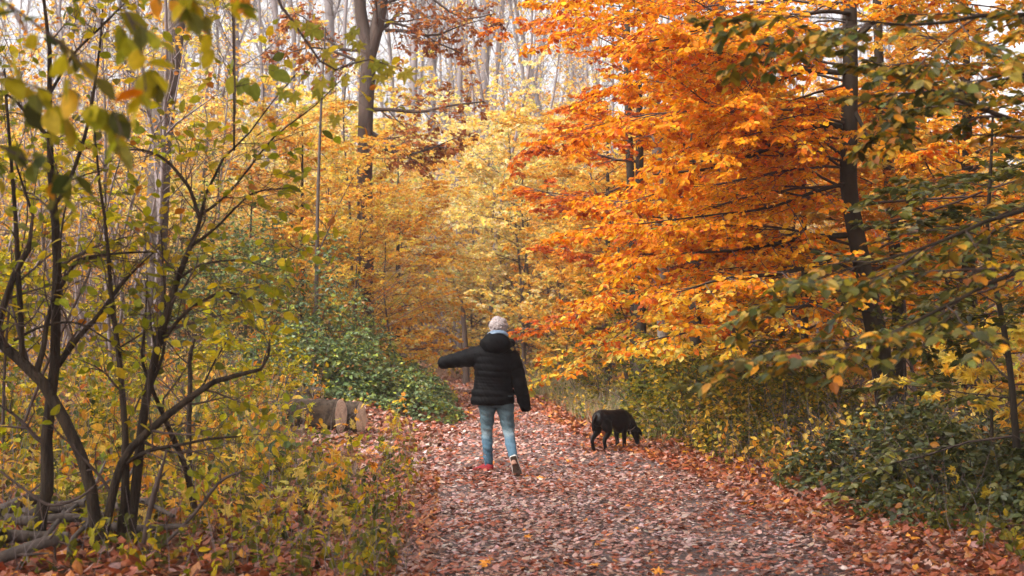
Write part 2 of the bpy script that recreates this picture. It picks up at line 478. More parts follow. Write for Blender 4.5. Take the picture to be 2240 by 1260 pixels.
def path_material():
    m, nt, N, L, out = new_mat('gravel_path')
    tc = N.new('ShaderNodeTexCoord')
    n1 = N.new('ShaderNodeTexNoise'); n1.inputs['Scale'].default_value = 60; n1.inputs['Detail'].default_value = 8
    n1.inputs['Roughness'].default_value = .75
    n2 = N.new('ShaderNodeTexNoise'); n2.inputs['Scale'].default_value = 1.6; n2.inputs['Detail'].default_value = 4
    n3 = N.new('ShaderNodeTexVoronoi'); n3.inputs['Scale'].default_value = 55
    for n in (n1, n2, n3): L.new(tc.outputs['Object'], n.inputs['Vector'])
    r = N.new('ShaderNodeValToRGB'); e = r.color_ramp.elements
    e[0].position = .3; e[0].color = (.07, .048, .045, 1); e[1].position = .72; e[1].color = (.21, .155, .15, 1)
    L.new(n1.outputs['Fac'], r.inputs[0])
    r2 = N.new('ShaderNodeValToRGB'); e = r2.color_ramp.elements
    e[0].position = .35; e[0].color = (.62, .5, .46, 1); e[1].position = .65; e[1].color = (1, 1, 1, 1)
    L.new(n2.outputs['Fac'], r2.inputs[0])
    mx = N.new('ShaderNodeMix'); mx.data_type = 'RGBA'; mx.blend_type = 'MULTIPLY'; mx.inputs[0].default_value = 1
    L.new(r.outputs[0], mx.inputs[6]); L.new(r2.outputs[0], mx.inputs[7])
    p = N.new('ShaderNodeBsdfPrincipled'); p.inputs['Roughness'].default_value = .75
    L.new(mx.outputs[2], p.inputs['Base Color'])
    b = N.new('ShaderNodeBump'); b.inputs['Strength'].default_value = .7; b.inputs['Distance'].default_value = .012
    L.new(n3.outputs['Distance'], b.inputs['Height']); L.new(b.outputs[0], p.inputs['Normal'])
    L.new(p.outputs[0], out.inputs['Surface'])
    return m

def grid(xs, ys, zf):
    X, Y = np.meshgrid(xs, ys); Z = zf(X, Y)
    V = np.stack([X, Y, Z], -1).reshape(-1, 3)
    nx, ny = len(xs), len(ys)
    i = (np.arange(ny - 1)[:, None] * nx + np.arange(nx - 1)[None, :]).ravel()
    return V, np.stack([i, i + 1, i + nx + 1, i + nx], 1)

xs = np.concatenate([np.linspace(-500, -40, 24)[:-1], np.linspace(-40, -9, 40)[:-1], np.linspace(-9, 9, 121)[:-1], np.linspace(9, 40, 40)[:-1], np.linspace(40, 500, 24)])
ys = np.concatenate([np.linspace(-60, 2, 16)[:-1], np.linspace(2, 50, 241)[:-1], np.linspace(50, 120, 80)[:-1], np.linspace(120, 700, 50)])
v, f = grid(xs, ys, lambda x, y: base_z(x, y) - 0.07 * path_mask(x, y))
ground = link('ground', mk_mesh('ground', [(v, f, 0, None)], [ground_material()], True)); tag(ground, kind='structure')
ground['label'] = 'brown woodland floor rising to a wooded slope'

tt = np.linspace(-1, 1, 17); yy = np.concatenate([np.linspace(-20, 2, 20)[:-1], np.linspace(2, 60, 180)])
Y = np.repeat(yy[:, None], 17, 1); X = path_c(Y) + tt[None] * (path_h(Y) + 0.12)
Z = base_z(X, Y) - 0.015 - 0.035 * (np.abs(tt[None]) ** 8)
i = (np.arange(len(yy) - 1)[:, None] * 17 + np.arange(16)[None]).ravel()
path = link('path', mk_mesh('path', [(np.stack([X, Y, Z], -1).reshape(-1, 3), np.stack([i, i + 1, i + 18, i + 17], 1), 0, None)], [path_material()], True))
tag(path, kind='structure'); path['label'] = 'leaf strewn grey gravel woodland path curving left'

# ------------------------------------------------------------------ fallen leaves
def scatter_leaves(n, ylo, yhi, xfun, palette, size, lift=0.012, tilt=0.28, ypow=1.0, patch=False):
    y = ylo + (yhi - ylo) * rng.random(n) ** ypow
    x = xfun(y, n)
    if patch:                                      # trodden, wind-swept bare patches and wheel tracks
        q = np.stack([x, y, 0 * x], -1); s_ = (x - path_c(y)) / path_h(y)
        bare = .55 * sstep(.1, .7, fnoise(q, .9, 2.0) + .5 * fnoise(q, 2.6, 5.0)) + .28 * np.exp(-((s_ - .05) / .28) ** 2)
        k = rng.random(n) > bare; x, y = x[k], y[k]; n = len(x)
    z = base_z(x, y) + lift * rng.random(n) + 0.002
    a = rng.uniform(0, 2 * math.pi, n)
    N = nrmz(np.stack([rng.normal(size=n) * tilt, rng.normal(size=n) * tilt, np.ones(n)], -1))
    D = np.stack([np.cos(a), np.sin(a), np.zeros(n)], -1)
    D = nrmz(D - (D * N).sum(1, keepdims=True) * N)
    S = rng.uniform(size[0], size[1], n)
    pos = np.stack([x, y, z], -1)
    return (pos, D, N, S), pal(palette, pos, 0.8)

def on_path(f0, f1):
    return lambda y, n: path_c(y) + path_h(y) * rng.uniform(f0, f1, n)
def beside(side, d0, d1, p=1.0):
    return lambda y, n: path_c(y) + side * (path_h(y) + d0 + (d1 - d0) * rng.random(n) ** p)

LIT = [
    scatter_leaves(30000, 6.5, 16, on_path(-1.05, 1.05), 'litter', (.02, .072), .010, .18, patch=True),
    scatter_leaves(13000, 16, 30, on_path(-1.1, 1.1), 'litter', (.03, .085), .012, .22, patch=True),
    scatter_leaves(4000, 30, 48, on_path(-1.1, 1.1), 'litter', (.06, .12)),
    scatter_leaves(9000, 6.5, 20, on_path(.62, 1.35), 'litter_red', (.04, .085), .04, .4),
    scatter_leaves(5000, 6.5, 15.5, on_path(-1.3, -.85), 'litter_red', (.035, .075), .04, .4),
    scatter_leaves(3500, 20, 34, on_path(.5, 1.6), 'litter_red', (.05, .11), .05, .5),
    scatter_leaves(2600, 16, 22.5, lambda y, n: rng.uniform(-2.6, -.7, n), 'litter', (.05, .10), .03, .4),
    scatter_leaves(1800, 24, 44, on_path(-1.6, -.6), 'litter_red', (.05, .10), .05, .5),
    scatter_leaves(9000, 6.5, 26, beside(-1, .1, 8, 1.2), 'litter_red', (.055, .11), .06, .5),
    scatter_leaves(9000, 6.5, 26, beside(1, .1, 8, 1.2), 'litter_red', (.055, .11), .06, .5),
    scatter_leaves(9000, 24, 60, lambda y, n: rng.uniform(-.42, .42, n) * y, 'litter_red', (.07, .14), .08, .5),
    scatter_leaves(16000, 6.5, 14, beside(-1, .0, 4.2), 'litter_red', (.03, .095), .05, .45),
    scatter_leaves(12000, 6.5, 14, beside(1, .0, 3.5), 'litter_red', (.03, .095), .05, .45),
    scatter_leaves(150, 14.9, 15.7, lambda y, n: rng.uniform(-.45, .2, n), 'litter', (.03, .075), .045, .4),
    scatter_leaves(170, 17.8, 18.9, lambda y, n: rng.uniform(.9, 1.7, n), 'litter_red', (.03, .075), .045, .4),
]
blocks = []
own, ownc = [], []
for lv, c in LIT:
    # those largest in the picture become leaves of their own on the path
    sel = (lv[0][:, 1] < 13.5) & (lv[0][:, 1] > 8.6) & in_view(lv[0]) & (np.abs(lv[0][:, 0] - path_c(lv[0][:, 1])) < path_h(lv[0][:, 1])) & (lv[3] > .062) & (rng.random(len(c)) < .30)
    own.append(sub(lv, sel)); ownc.append(c[sel])
    blocks.append(leaf_block(sub(lv, ~sel), 'curled', c[~sel]))
litter = link('leaf_litter', mk_mesh('leaf_litter', blocks, [M_DRY]))
tag(litter, 'rust and pale fallen leaves scattered over path and verges', 'leaf litter', kind='stuff')
lv = join_leaves(*own); c = np.concatenate(ownc)
if len(c) > 300: lv = sub(lv, slice(0, 300)); c = c[:300]
place_leaves(path, np.zeros(3), lv, c, 'curled', M_DRY1, 'fallen_leaf')
# bright yellow-orange single leaves picked out on the path in the photograph
spots = [(1488, 1130), (1253, 1010), (1177, 1048), (1143, 1172), (1418, 1206), (1390, 1152), (1072, 1236), (1290, 1233), (1322, 1184), (1145, 1042), (968, 985), (1440, 1258)]
P = []
for px, py in spots:
    yy0 = 12.0
    for _ in range(30):
        q = at(px, py, yy0); yy0 += (q[2] - (base_z(q[0], q[1]) + .02)) * 4
    P.append(at(px, py, yy0))
P = np.array(P); n = len(P)
N = nrmz(np.stack([rng.normal(size=n) * .3, -0.35 + rng.normal(size=n) * .2, np.ones(n)], -1)); a = rng.uniform(0, 6.28, n)
D = np.stack([np.cos(a), np.sin(a), 0 * a], -1); D = nrmz(D - (D * N).sum(1, keepdims=True) * N)
place_leaves(path, np.zeros(3), (P, D, N, rng.uniform(.085, .12, n)), np.tile(np.array([[.70, .26, .012]]), (n, 1)), 'maple', M_DRY1, 'fallen_leaf')
# ------------------------------------------------------------------ the big orange beech beside the path
def extend(poly, tip, n=8):
    e = smooth_poly([poly[-2], poly[-1], tip], n)
    return np.vstack([poly, e[3:]])

def radial_limbs(trunk, n, z0, z1, length, el=(5, 35), az=None, lift=-.05, wander=.1, M=10, rfac=.42, rmax=.05):
    zs = z0 + (z1 - z0) * (np.arange(n) + rng.random(n)) / n
    P0 = np.stack([np.interp(zs, trunk[:, 2], trunk[:, k]) for k in range(3)], -1)
    r = np.interp(zs, trunk[:, 2], trunk[:, 3])
    if az is None: a = np.arange(n) * 2.4 + rng.normal(size=n) * .4
    else: a = np.radians(rng.uniform(az[0], az[1], n))
    e = np.radians(rng.uniform(el[0], el[1], n))
    D = np.stack([np.cos(a) * np.cos(e), np.sin(a) * np.cos(e), np.sin(e)], -1)
    L = rng.uniform(length[0], length[1], n)
    return grow(P0, D, L, M, np.minimum(r * rfac, rmax) * rng.uniform(.6, 1, n), tip=.18, lift=lift, wander=wander)

Yb = 18.0
tr = px_poly([(1948, 1000, 64), (1945, 930, 54), (1930, 800, 50), (1905, 670, 44), (1882, 560, 40), (1858, 420, 38), (1857, 300, 38), (1860, 150, 34), (1858, 0, 32), (1850, -300, 28), (1840, -800, 18)], Yb, 40)
tr = to_ground(tr, 1.35)
lims = [
    px_poly([(1842, 282, 16, 18.0), (1800, 270, 13, 17.8), (1750, 290, 12, 17.5), (1650, 338, 10, 17.0), (1560, 368, 7, 16.6), (1430, 382, 4, 16.2)], Yb, 12),
    px_poly([(1842, 275, 14, 18.0), (1790, 275, 10, 18.2), (1720, 310, 9, 18.4), (1610, 350, 7, 18.7), (1480, 352, 4, 19)], Yb, 12),
    px_poly([(1852, 160, 12, 18.0), (1745, 152, 10, 17.4), (1640, 128, 8, 17), (1540, 110, 6, 16.6), (1450, 104, 4, 16.2)], Yb, 12),
    px_poly([(1850, 515, 14, 18.0), (1760, 520, 11, 17.5), (1640, 543, 8, 17), (1540, 552, 5, 16.6), (1400, 556, 3, 16.2)], Yb, 12),
    px_poly([(1880, 560, 14, 18.0), (1780, 580, 11, 17), (1700, 600, 9, 16.3), (1600, 606, 6, 15.8), (1480, 640, 3, 15.4)], Yb, 12),
    px_poly([(1870, 30, 12, 18.0), (1800, 25, 9, 17.6), (1700, 45, 7, 17), (1560, 60, 4, 16.4), (1420, 90, 3, 16)], Yb, 12),
    px_poly([(1905, 680, 12, 18.0), (1800, 660, 9, 17), (1700, 690, 7, 16.2), (1560, 715, 4, 15.8), (1420, 745, 3, 15.5)], Yb, 12),
    px_poly([(1866, 235, 10, 18.0), (1900, 300, 8, 17.6), (1925, 320, 6, 17.2), (1990, 330, 4, 17), (2080, 318, 3, 16.6)], Yb, 12),
    px_poly([(1870, 90, 12, 18.0), (1920, 40, 10, 17.8), (1990, -20, 7, 17.6), (2080, -60, 5, 17), (2180, -90, 3, 16.6)], Yb, 12),
    px_poly([(1856, 400, 10, 18.0), (1780, 420, 8, 17.6), (1680, 455, 6, 17), (1560, 470, 4, 16.5), (1400, 490, 3, 16)], Yb, 12),
]
A = as_level(lims)
B = radial_limbs(tr, 27, 1.9, 6.4, (2.6, 4.2), el=(2, 38), az=(-20, 205), lift=-.045, rmax=.026)
B2 = radial_limbs(tr, 15, 2.0, 6.2, (3.2, 4.4), el=(0, 25), az=(140, 212), lift=-.04, M=12, rfac=.3, rmax=.022)
wood, lvs = [], []
for Q, per, ts in ((A, 18, .16), (B, 14, .12), (B2, 17, .16)):
    s2 = spawn(Q, per, ts, 1, (35, 65), (.28, .42), flat=.85, lift=-.02, M=5)
    s3 = spawn(s2, 7, .1, 1, (35, 60), (.3, .5), flat=.9, lift=-.03, M=4, rmin=.0025)
    wood += [s2, s3]
    lvs += [leaves_on(s3, 7, (.05, .112), .1, 1.0, nrand=.8, droop=.6, out=(tr[10, 0], tr[10, 1], 0)), leaves_on(s2, 7, (.065, .105), .4, 1.0, nrand=.8, droop=.6, out=(tr[10, 0], tr[10, 1], 0))]
lv = join_leaves(*lvs)
p = lv[0]
c = pal('orange', p, .9, seed=3.0)
# outer left sprays have turned redder, right-hand and low ones are still yellow-green
red = sstep(.4, -1.6, p[:, 0] - 2.2) * .42 + .12 * fnoise(p, 1.6, 9)
low = sstep(2.7, 1.2, p[:, 2]) * .5 + sstep(3.6, 6.0, p[:, 0]) * .35 + .15 * fnoise(p, 1.1, 4)
u = rng.random(len(p))
c[u < red] = pal('red', p, .9)[u < red]
u = rng.random(len(p))
c[u < low] = pal('yellow', p, .9)[u < low]
finish_plant('beech_tree', tr[0, :3], 'tall beech with glowing orange leaves and dark leaning trunk right of the dog', 'tree', wood + [B, B2], lv, c,
             trunk=tr, trunk_mat=M_BEECH, limbs=lims, singles=300, mats=(M_LEAF, M_LEAF1))

# ------------------------------------------------------------------ generic trees and saplings in local space
def sapling(h, r, nl, llen, leafn, size, palette, el=(15, 50), lift=.0, z0=.18, per2=8, per3=5, lean=.06, stems=1, clump=.8, shape='ovate', nrand=.6, wood_mat=M_TWIG, bare=0.0, flat=.7, S=3):
    blocks = []; lvs = []
    for s in range(stems):
        top = np.array([rng.normal() * lean * h * (1 + .8 * (stems > 1)), rng.normal() * lean * h * (1 + .8 * (stems > 1)), h * rng.uniform(.8, 1.05)])
        ctrl = [np.array([rng.normal() * .06 * (stems > 1), rng.normal() * .06 * (stems > 1), -.1, r])]
        for k in (.3, .6, .85): ctrl.append(np.array([*(top * k + rng.normal(size=3) * .02 * h * np.array([1, 1, 0])), r * (1 - .75 * k)]))
        ctrl.append(np.array([*top, r * .15]))
        t = smooth_poly(ctrl, 14)
        v, f = tubes(t[None, :, :3], t[None, :, 3], 6); blocks.append((v, f, 1, None))
        n = max(3, nl // stems)
        A = radial_limbs(t, n, z0 * h, .97 * h, (llen * .5, llen), el=el, lift=lift, M=6, wander=.12, rfac=.6, rmax=.03)
        A['P'][:, :, :] += 0
        B = spawn(A, per2, .15, 1, (30, 60), (.3, .5), flat=flat, M=4, lift=lift, rmin=.003)
        v, f = tubes(A['P'], A['R'], 4); blocks.append((v, f, 1, None))
        v, f = tubes(B['P'], B['R'], S); blocks.append((v, f, 1, None))
        last = B
        if per3:
            C = spawn(B, per3, .15, 1, (30, 60), (.35, .6), flat=flat, M=3, lift=lift, rmin=.0025)
            v, f = tubes(C['P'], C['R'], S); blocks.append((v, f, 1, None)); last = C
        if leafn: lvs.append(leaves_on(last, leafn, size, nrand=.9, flat=.7, droop=.5, out=(0, 0, 0), ow=.6))
    if lvs:
        lv = join_leaves(*lvs)
        if bare: m = rng.random(len(lv[0])) > bare; lv = sub(lv, m)
        blocks.append(leaf_block(lv, shape, pal(palette, lv[0], clump)))
    return blocks

def variant(name, blocks, wood_mat=M_TWIG, leaf=M_LEAF):
    """trunk wood and crown of one kind of sapling as shared meshes"""
    return (mk_mesh('trunk', blocks[:1], [leaf, wood_mat], True), mk_mesh('crown', blocks[1:], [leaf, wood_mat]))

def plant(var, name, x, y, label, cat='tree', group=None, s=1.0, rz=None, tint=(1, 1, 1), lean=(0, 0), z=None):
    root = link(name, None)
    root.location = (x, y, float(base_z(x, y)) - .02 if z is None else z)
    root.rotation_euler = (lean[0], lean[1], rng.uniform(0, 6.28) if rz is None else rz)
    root.scale = (s, s, s)
    tag(root, label, cat, group)
    for nm, me in zip(('trunk', 'crown'), var):
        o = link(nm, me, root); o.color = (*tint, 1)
    return root

V = {}
for i in range(3):
    V['yellow%d' % i] = variant('y', sapling(6.0 + i * .5, .045, 26, 2.4, 7, (.075, .12), 'yellow', el=(5, 45), per2=7, per3=4, z0=.14))
    V['amber%d' % i] = variant('a', sapling(5.4 + i * .5, .045, 26, 2.5, 7, (.075, .12), 'amber', el=(0, 40), per2=7, per3=4, z0=.12))
for i in range(2):
    V['orange%d' % i] = variant('o', sapling(6.5 + i, .06, 30, 3.0, 7, (.075, .12), 'orange', el=(0, 35), lift=-.02, per2=8, per3=5, z0=.16))
    V['red%d' % i] = variant('r', sapling(6.5 + i, .06, 26, 2.8, 5, (.07, .10), 'red', el=(0, 35), lift=-.02, per2=7, per3=4, z0=.2, bare=.25))
    V['thicket%d' % i] = variant('t', sapling(3.6 + i, .022, 40, 1.3, 2, (.06, .09), 'amber', el=(25, 70), lift=.04, per2=6, per3=3, z0=.08, stems=7, lean=.12, bare=.55, flat=.3), wood_mat=M_GREYTWIG)
    V['lime%d' % i] = variant('l', sapling(2.6 + i * .6, .02, 24, 1.2, 4, (.06, .10), 'lime', el=(10, 55), per2=6, per3=3, z0=.1, stems=3, lean=.1))
    V['lowgreen%d' % i] = variant('g', sapling(1.6 + i * .3, .012, 30, .9, 4, (.05, .09), 'greenyellow', el=(10, 60), per2=5, per3=3, z0=.05, stems=6, lean=.2))
    V['lowyellow%d' % i] = variant('g', sapling(1.1 + i * .3, .010, 24, .7, 4, (.06, .10), 'lime', el=(10, 60), per2=5, per3=2, z0=.1, stems=5, lean=.25))
    V['poles%d' % i] = variant('p', sapling(7.5 + i, .035, 22, 1.6, 2, (.06, .09), 'amber', el=(35, 70), lift=.03, per2=5, per3=3, z0=.25, bare=.6, flat=.3), wood_mat=M_GREYTWIG)
# tall woodland trees
for i in range(4):
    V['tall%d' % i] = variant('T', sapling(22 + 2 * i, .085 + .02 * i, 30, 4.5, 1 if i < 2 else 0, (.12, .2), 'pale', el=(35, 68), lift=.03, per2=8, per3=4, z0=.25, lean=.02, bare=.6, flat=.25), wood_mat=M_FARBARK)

ORD = 'first second third fourth fifth sixth seventh eighth ninth tenth eleventh twelfth thirteenth fourteenth fifteenth sixteenth seventeenth eighteenth nineteenth twentieth'.split()
ORD += ['twenty-' + w for w in ORD[:9]] + ['thirtieth'] + ['thirty-' + w for w in ORD[:9]] + ['fortieth'] + ['forty-' + w for w in ORD[:9]]
def scatter(keys, n, y0, y1, name, label, group, cat='tree', s=(.8, 1.2), gap=.8, u=(-.46, .46), tints=((1, 1, 1),), ypow=1.0, lean=.05):
    k = 0; tries = 0; made = []
    while k < n and tries < n * 40:
        tries += 1
        y = y0 + (y1 - y0) * rng.random() ** ypow; x = rng.uniform(u[0], u[1]) * y
        if abs(x - path_c(y)) - path_h(y) < gap: continue
        key = keys[int(rng.integers(len(keys)))]; t = tints[int(rng.integers(len(tints)))]
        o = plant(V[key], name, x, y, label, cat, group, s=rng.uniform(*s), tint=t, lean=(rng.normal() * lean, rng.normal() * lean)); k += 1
        made.append((x / y, o))
    if len(made) <= len(ORD):                                # few enough to count along the row
        for i, (_, o) in enumerate(sorted(made, key=lambda q: q[0])): o['label'] = label + ', ' + ORD[i] + ' from left'

# the far wood on the slope
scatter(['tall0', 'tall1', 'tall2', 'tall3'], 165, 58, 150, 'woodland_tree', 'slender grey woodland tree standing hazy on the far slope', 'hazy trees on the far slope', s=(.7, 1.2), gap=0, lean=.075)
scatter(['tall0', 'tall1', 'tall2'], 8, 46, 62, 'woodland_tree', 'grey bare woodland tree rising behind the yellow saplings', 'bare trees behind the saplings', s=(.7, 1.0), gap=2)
scatter(['yellow0', 'yellow1', 'yellow2', 'amber0'], 110, 46, 100, 'sapling', 'pale yellow hazy young tree on the far slope', 'hazy yellow saplings on the far slope', s=(.9, 1.5), gap=.5, tints=((1.1, 1.25, 3.2), (1.1, 1.15, 2.4), (1.1, 1.05, 1.8)), ypow=1.3)  # tints pale the leaves in place of distance haze
scatter(['thicket0', 'thicket1', 'poles0', 'poles1'], 44, 40, 75, 'thicket_shrub', 'thin grey brown twiggy shrub in the wood behind the path', 'twiggy shrubs behind the path', cat='shrub', s=(.9, 1.5), gap=.8)
scatter(['yellow0', 'yellow1', 'yellow2'], 24, 42, 62, 'sapling', 'pale yellow young tree beyond the path bend', 'pale yellow saplings beyond the bend', u=(-.13, .06), s=(.9, 1.45), gap=.6, tints=((1.1, 1.25, 3.0), (1.05, 1.1, 2.0)))  # haze beyond the bend is put into these pale leaf tints
scatter(['poles0', 'poles1', 'thicket0'], 48, 46, 84, 'bare_tree', 'tall thin bare grey tree veiling the sky', 'thin bare trees veiling the sky', u=(-.36, .1), s=(2.0, 2.9), gap=.5, lean=.09)
# young trees lining the path further back
scatter(['yellow0', 'yellow1', 'yellow2', 'amber1'], 22, 27, 46, 'sapling', 'yellow leaved young tree behind the brambles', 'yellow saplings left of the path', u=(-.30, -.04), s=(.65, 1.1), gap=1.4, tints=((1.02, 1.08, 1.6), (1.08, 1.25, 3.0), (1.1, 1.3, 3.6)))  # paler tints carry some of the mist in the leaf colour
scatter(['amber0', 'amber1', 'amber2', 'yellow1'], 14, 27, 46, 'sapling', 'amber young tree right of the path beyond the dog', 'amber saplings right of the path', u=(.03, .16), s=(.7, 1.1), gap=1.2)
scatter(['orange0', 'orange1', 'amber1', 'yellow0'], 13, 22, 40, 'sapling', 'orange leaved young tree deep behind the big orange beech', 'orange saplings behind the beech', u=(.13, .45), s=(.7, 1.0), gap=1.5)
scatter(['thicket0', 'thicket1', 'poles0', 'poles1'], 34, 17, 36, 'thicket_shrub', 'thin grey twiggy shrub in the wood left of the brambles', 'twiggy shrubs on the left', cat='shrub', u=(-.42, -.2), s=(.8, 1.3), gap=2)
scatter(['poles0', 'poles1', 'thicket0'], 14, 20, 34, 'thicket_shrub', 'thin dark twiggy shrub in the wood right of the dog', 'twiggy shrubs on the right', cat='shrub', u=(.12, .42), s=(.7, 1.1), gap=1.5)
scatter(['lime0', 'lime1'], 6, 13, 24, 'lime_sapling', 'lime green bush behind the dark shrub stems on the left', 'lime bushes on the left', cat='shrub', u=(-.44, -.27), s=(.8, 1.2), gap=2.2)

# unseen leafy trees of the same wood, added round the lens for near shade
for i in range(2):
    V['canopy%d' % i] = variant('C', sapling(13 + i, .17, 42, 4.8, 8, (.09, .14), 'amber', el=(5, 45), per2=10, per3=5, z0=.36, lean=.02), wood_mat=M_BEECH)
for x, y, lab in [(5.6, 2.5, 'unseen tall leafy beech beside the lens on the right'), (7.6, 8.5, 'unseen tall leafy beech just outside the right edge'), (-5.0, 1.5, 'unseen tall leafy beech beside the lens on the left'),
                  (-7.6, 7.5, 'unseen tall leafy beech just outside the left edge'), (-3.4, -4.5, 'unseen tall leafy beech behind the lens left of the path'), (4.6, -3.5, 'unseen tall leafy beech behind the lens right of the path'),
                  (-9.5, 1.0, 'unseen tall leafy beech deep in the wood left of the lens'), (9.5, 14.5, 'unseen tall leafy beech beyond the right edge'), (-10.5, 5.0, 'unseen tall leafy beech two rows left of the lens')]:
    plant(V['canopy%d' % int(rng.integers(2))], 'beech_tree', x, y, lab)
# ------------------------------------------------------------------ trunks one can point to
def pole_tree(name, rows, Y, label, mat, fl=.8, l2=(.25, .42), base_y=None, n=30, flare=1.3, limbs=(), leaf=None, singles=0, up=1200):
    t = px_poly(rows, Y, n); t = to_ground(t, flare)
    wood, lvs = [], []
    L = [px_poly(r, Y, 10) for r in limbs]
    lv = c = None
    if L:
        A = as_level(L)
        s2 = spawn(A, 12, .1, 1, (30, 70), l2, flat=fl, M=5, rfac=.35, wander=.2)
        s3 = spawn(s2, 6, .1, 1, (30, 70), (.35, .55), flat=fl, wander=.2, M=4, rmin=.003, rfac=.4)
        wood = [s2, s3]
        if leaf:
            palname, per, size = leaf
            lv = leaves_on(s3, per, size, nrand=.9, droop=.5); c = pal(palname, lv[0], 1.0)
    return finish_plant(name, t[0, :3], label, 'tree', wood, lv, c, trunk=t, trunk_mat=mat, limbs=L, singles=singles)

pole_tree('oak_tree', [(800, 760, 36), (800, 560, 34), (798, 400, 34), (800, 250, 33), (806, 120, 34), (795, 60, 28), (787, 0, 26), (780, -200, 22), (770, -500, 12)], 30,
          'twin stemmed brown oak with rusty leaves left of the path bend', M_OAKBARK,
          limbs=[[(806, 125, 32), (822, 70, 30), (835, 0, 28), (850, -160, 22), (870, -420, 10)],
                 [(838, 20, 10), (860, 0, 8), (930, -10, 6), (1010, 40, 4), (1080, 30, 2)],
                 [(842, 66, 8), (890, 68, 7), (950, 78, 5), (1010, 55, 3), (1070, 40, 2)],
                 [(830, 40, 9), (860, 50, 7), (900, 62, 5), (960, 95, 4), (1020, 120, 2)],
                 [(810, 240, 10), (860, 240, 8), (920, 245, 7), (980, 232, 5), (1060, 222, 3)],
                 [(812, 290, 9), (845, 310, 8), (880, 335, 7), (930, 330, 4), (1000, 300, 2)],
                 [(815, 300, 8), (850, 330, 6), (900, 338, 5), (950, 320, 3), (990, 330, 2)],
                 [(790, 110, 8), (740, 105, 6), (690, 60, 4), (650, 30, 3), (620, 40, 2)],
                 [(795, 140, 8), (750, 120, 6), (700, 105, 4), (650, 110, 3), (600, 135, 2)]],
          leaf=('rust', 5, (.08, .13)), fl=.4, l2=(.3, .55))
pole_tree('grey_tree', [(330, 760, 54), (338, 600, 52), (345, 450, 50), (352, 320, 48), (358, 240, 50), (372, 140, 46), (386, 40, 44), (396, -60, 42), (410, -400, 34), (420, -900, 18)], 24,
          'thick grey leaning trunk behind the leafy shrub on the left', M_GREYBARK, limbs=[[(352, 300, 14), (330, 240, 10), (290, 160, 8), (230, 80, 5), (150, 30, 3)]])
pole_tree('ash_tree', [(1455, 860, 26), (1450, 720, 25), (1445, 560, 24), (1440, 400, 23), (1434, 240, 22), (1430, 100, 20), (1424, -40, 18), (1418, -400, 12)], 24,
          'slim pale grey trunk showing through the orange leaves', M_PALEBARK)
pole_tree('grey_tree', [(1625, 860, 50), (1615, 720, 48), (1600, 560, 46), (1588, 400, 44), (1578, 240, 43), (1570, 80, 42), (1562, -100, 40), (1550, -500, 26)], 26,
          'thick grey trunk half hidden between pale trunk and leaning beech', M_GREYBARK)
pole_tree('dark_tree', [(1972, 900, 30), (1965, 700, 27), (1958, 560, 25), (1945, 400, 23), (1930, 250, 22), (1924, 150, 21), (1918, 0, 19), (1905, -400, 12)], 21,
          'slim dark trunk just right of the leaning beech trunk', M_BEECH,
          limbs=[[(1930, 190, 10), (1960, 150, 8), (1990, 110, 6), (2050, 80, 4), (2120, 60, 3)]], leaf=('amber', 6, (.06, .09)))
pole_tree('alder_tree', [(1388, 800, 20), (1386, 600, 19), (1380, 400, 18), (1376, 300, 17), (1370, 0, 14), (1365, -300, 8)], 27, 'thin dark trunk left of the slim pale trunk', M_BEECH)
pole_tree('hornbeam_tree', [(1020, 790, 13), (1017, 740, 12), (1014, 700, 10), (1012, 670, 7), (1006, 640, 3)], 42, 'dim brown trunk just left of the walker\'s white hair', M_OAKBARK)
pole_tree('thin_tree', [(690, 800, 9), (692, 650, 9), (694, 500, 8), (697, 380, 7), (704, 200, 5), (712, 60, 3)], 26, 'thin straight upright stem left of the twin stemmed oak', M_GREYBARK,
          limbs=[[(692, 560, 3), (720, 500, 3), (750, 430, 2), (790, 360, 2), (830, 300, 1)]], leaf=('amber', 6, (.07, .10)))
for i, (px, Y, w, lab) in enumerate([
        (450, 50, 14, 'hazy grey trunk just right of the thick leaning grey trunk'), (512, 56, 20, 'hazy forked grey trunk under the hanging orange leaves'),
        (602, 60, 14, 'hazy slender trunk between orange leaves and twin stemmed oak'), (640, 64, 12, 'hazy thin trunk, third left of the twin stemmed oak'),
        (720, 66, 22, 'hazy broad grey trunk left of the twin stemmed oak'), (752, 58, 9, 'hazy thin stem touching the twin stemmed oak'),
        (905, 62, 16, 'hazy grey trunk behind rusty oak leaves, right of twin stems'), (945, 70, 18, 'hazy pale trunk above the yellow far shrub'),
        (1005, 60, 14, 'hazy grey trunk above the path bend'), (1060, 66, 20, 'hazy broad trunk left of the red orange leaf fringe')]):
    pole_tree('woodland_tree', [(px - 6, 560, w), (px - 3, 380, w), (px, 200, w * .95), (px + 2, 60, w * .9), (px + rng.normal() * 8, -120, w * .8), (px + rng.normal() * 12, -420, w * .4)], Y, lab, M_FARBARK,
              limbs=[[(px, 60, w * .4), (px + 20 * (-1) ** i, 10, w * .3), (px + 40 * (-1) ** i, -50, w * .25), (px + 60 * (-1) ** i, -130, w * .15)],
                     [(px, 130, w * .3), (px - 25 * (-1) ** i, 60, w * .25), (px - 45 * (-1) ** i, 0, w * .2), (px - 60 * (-1) ** i, -80, w * .1)]])

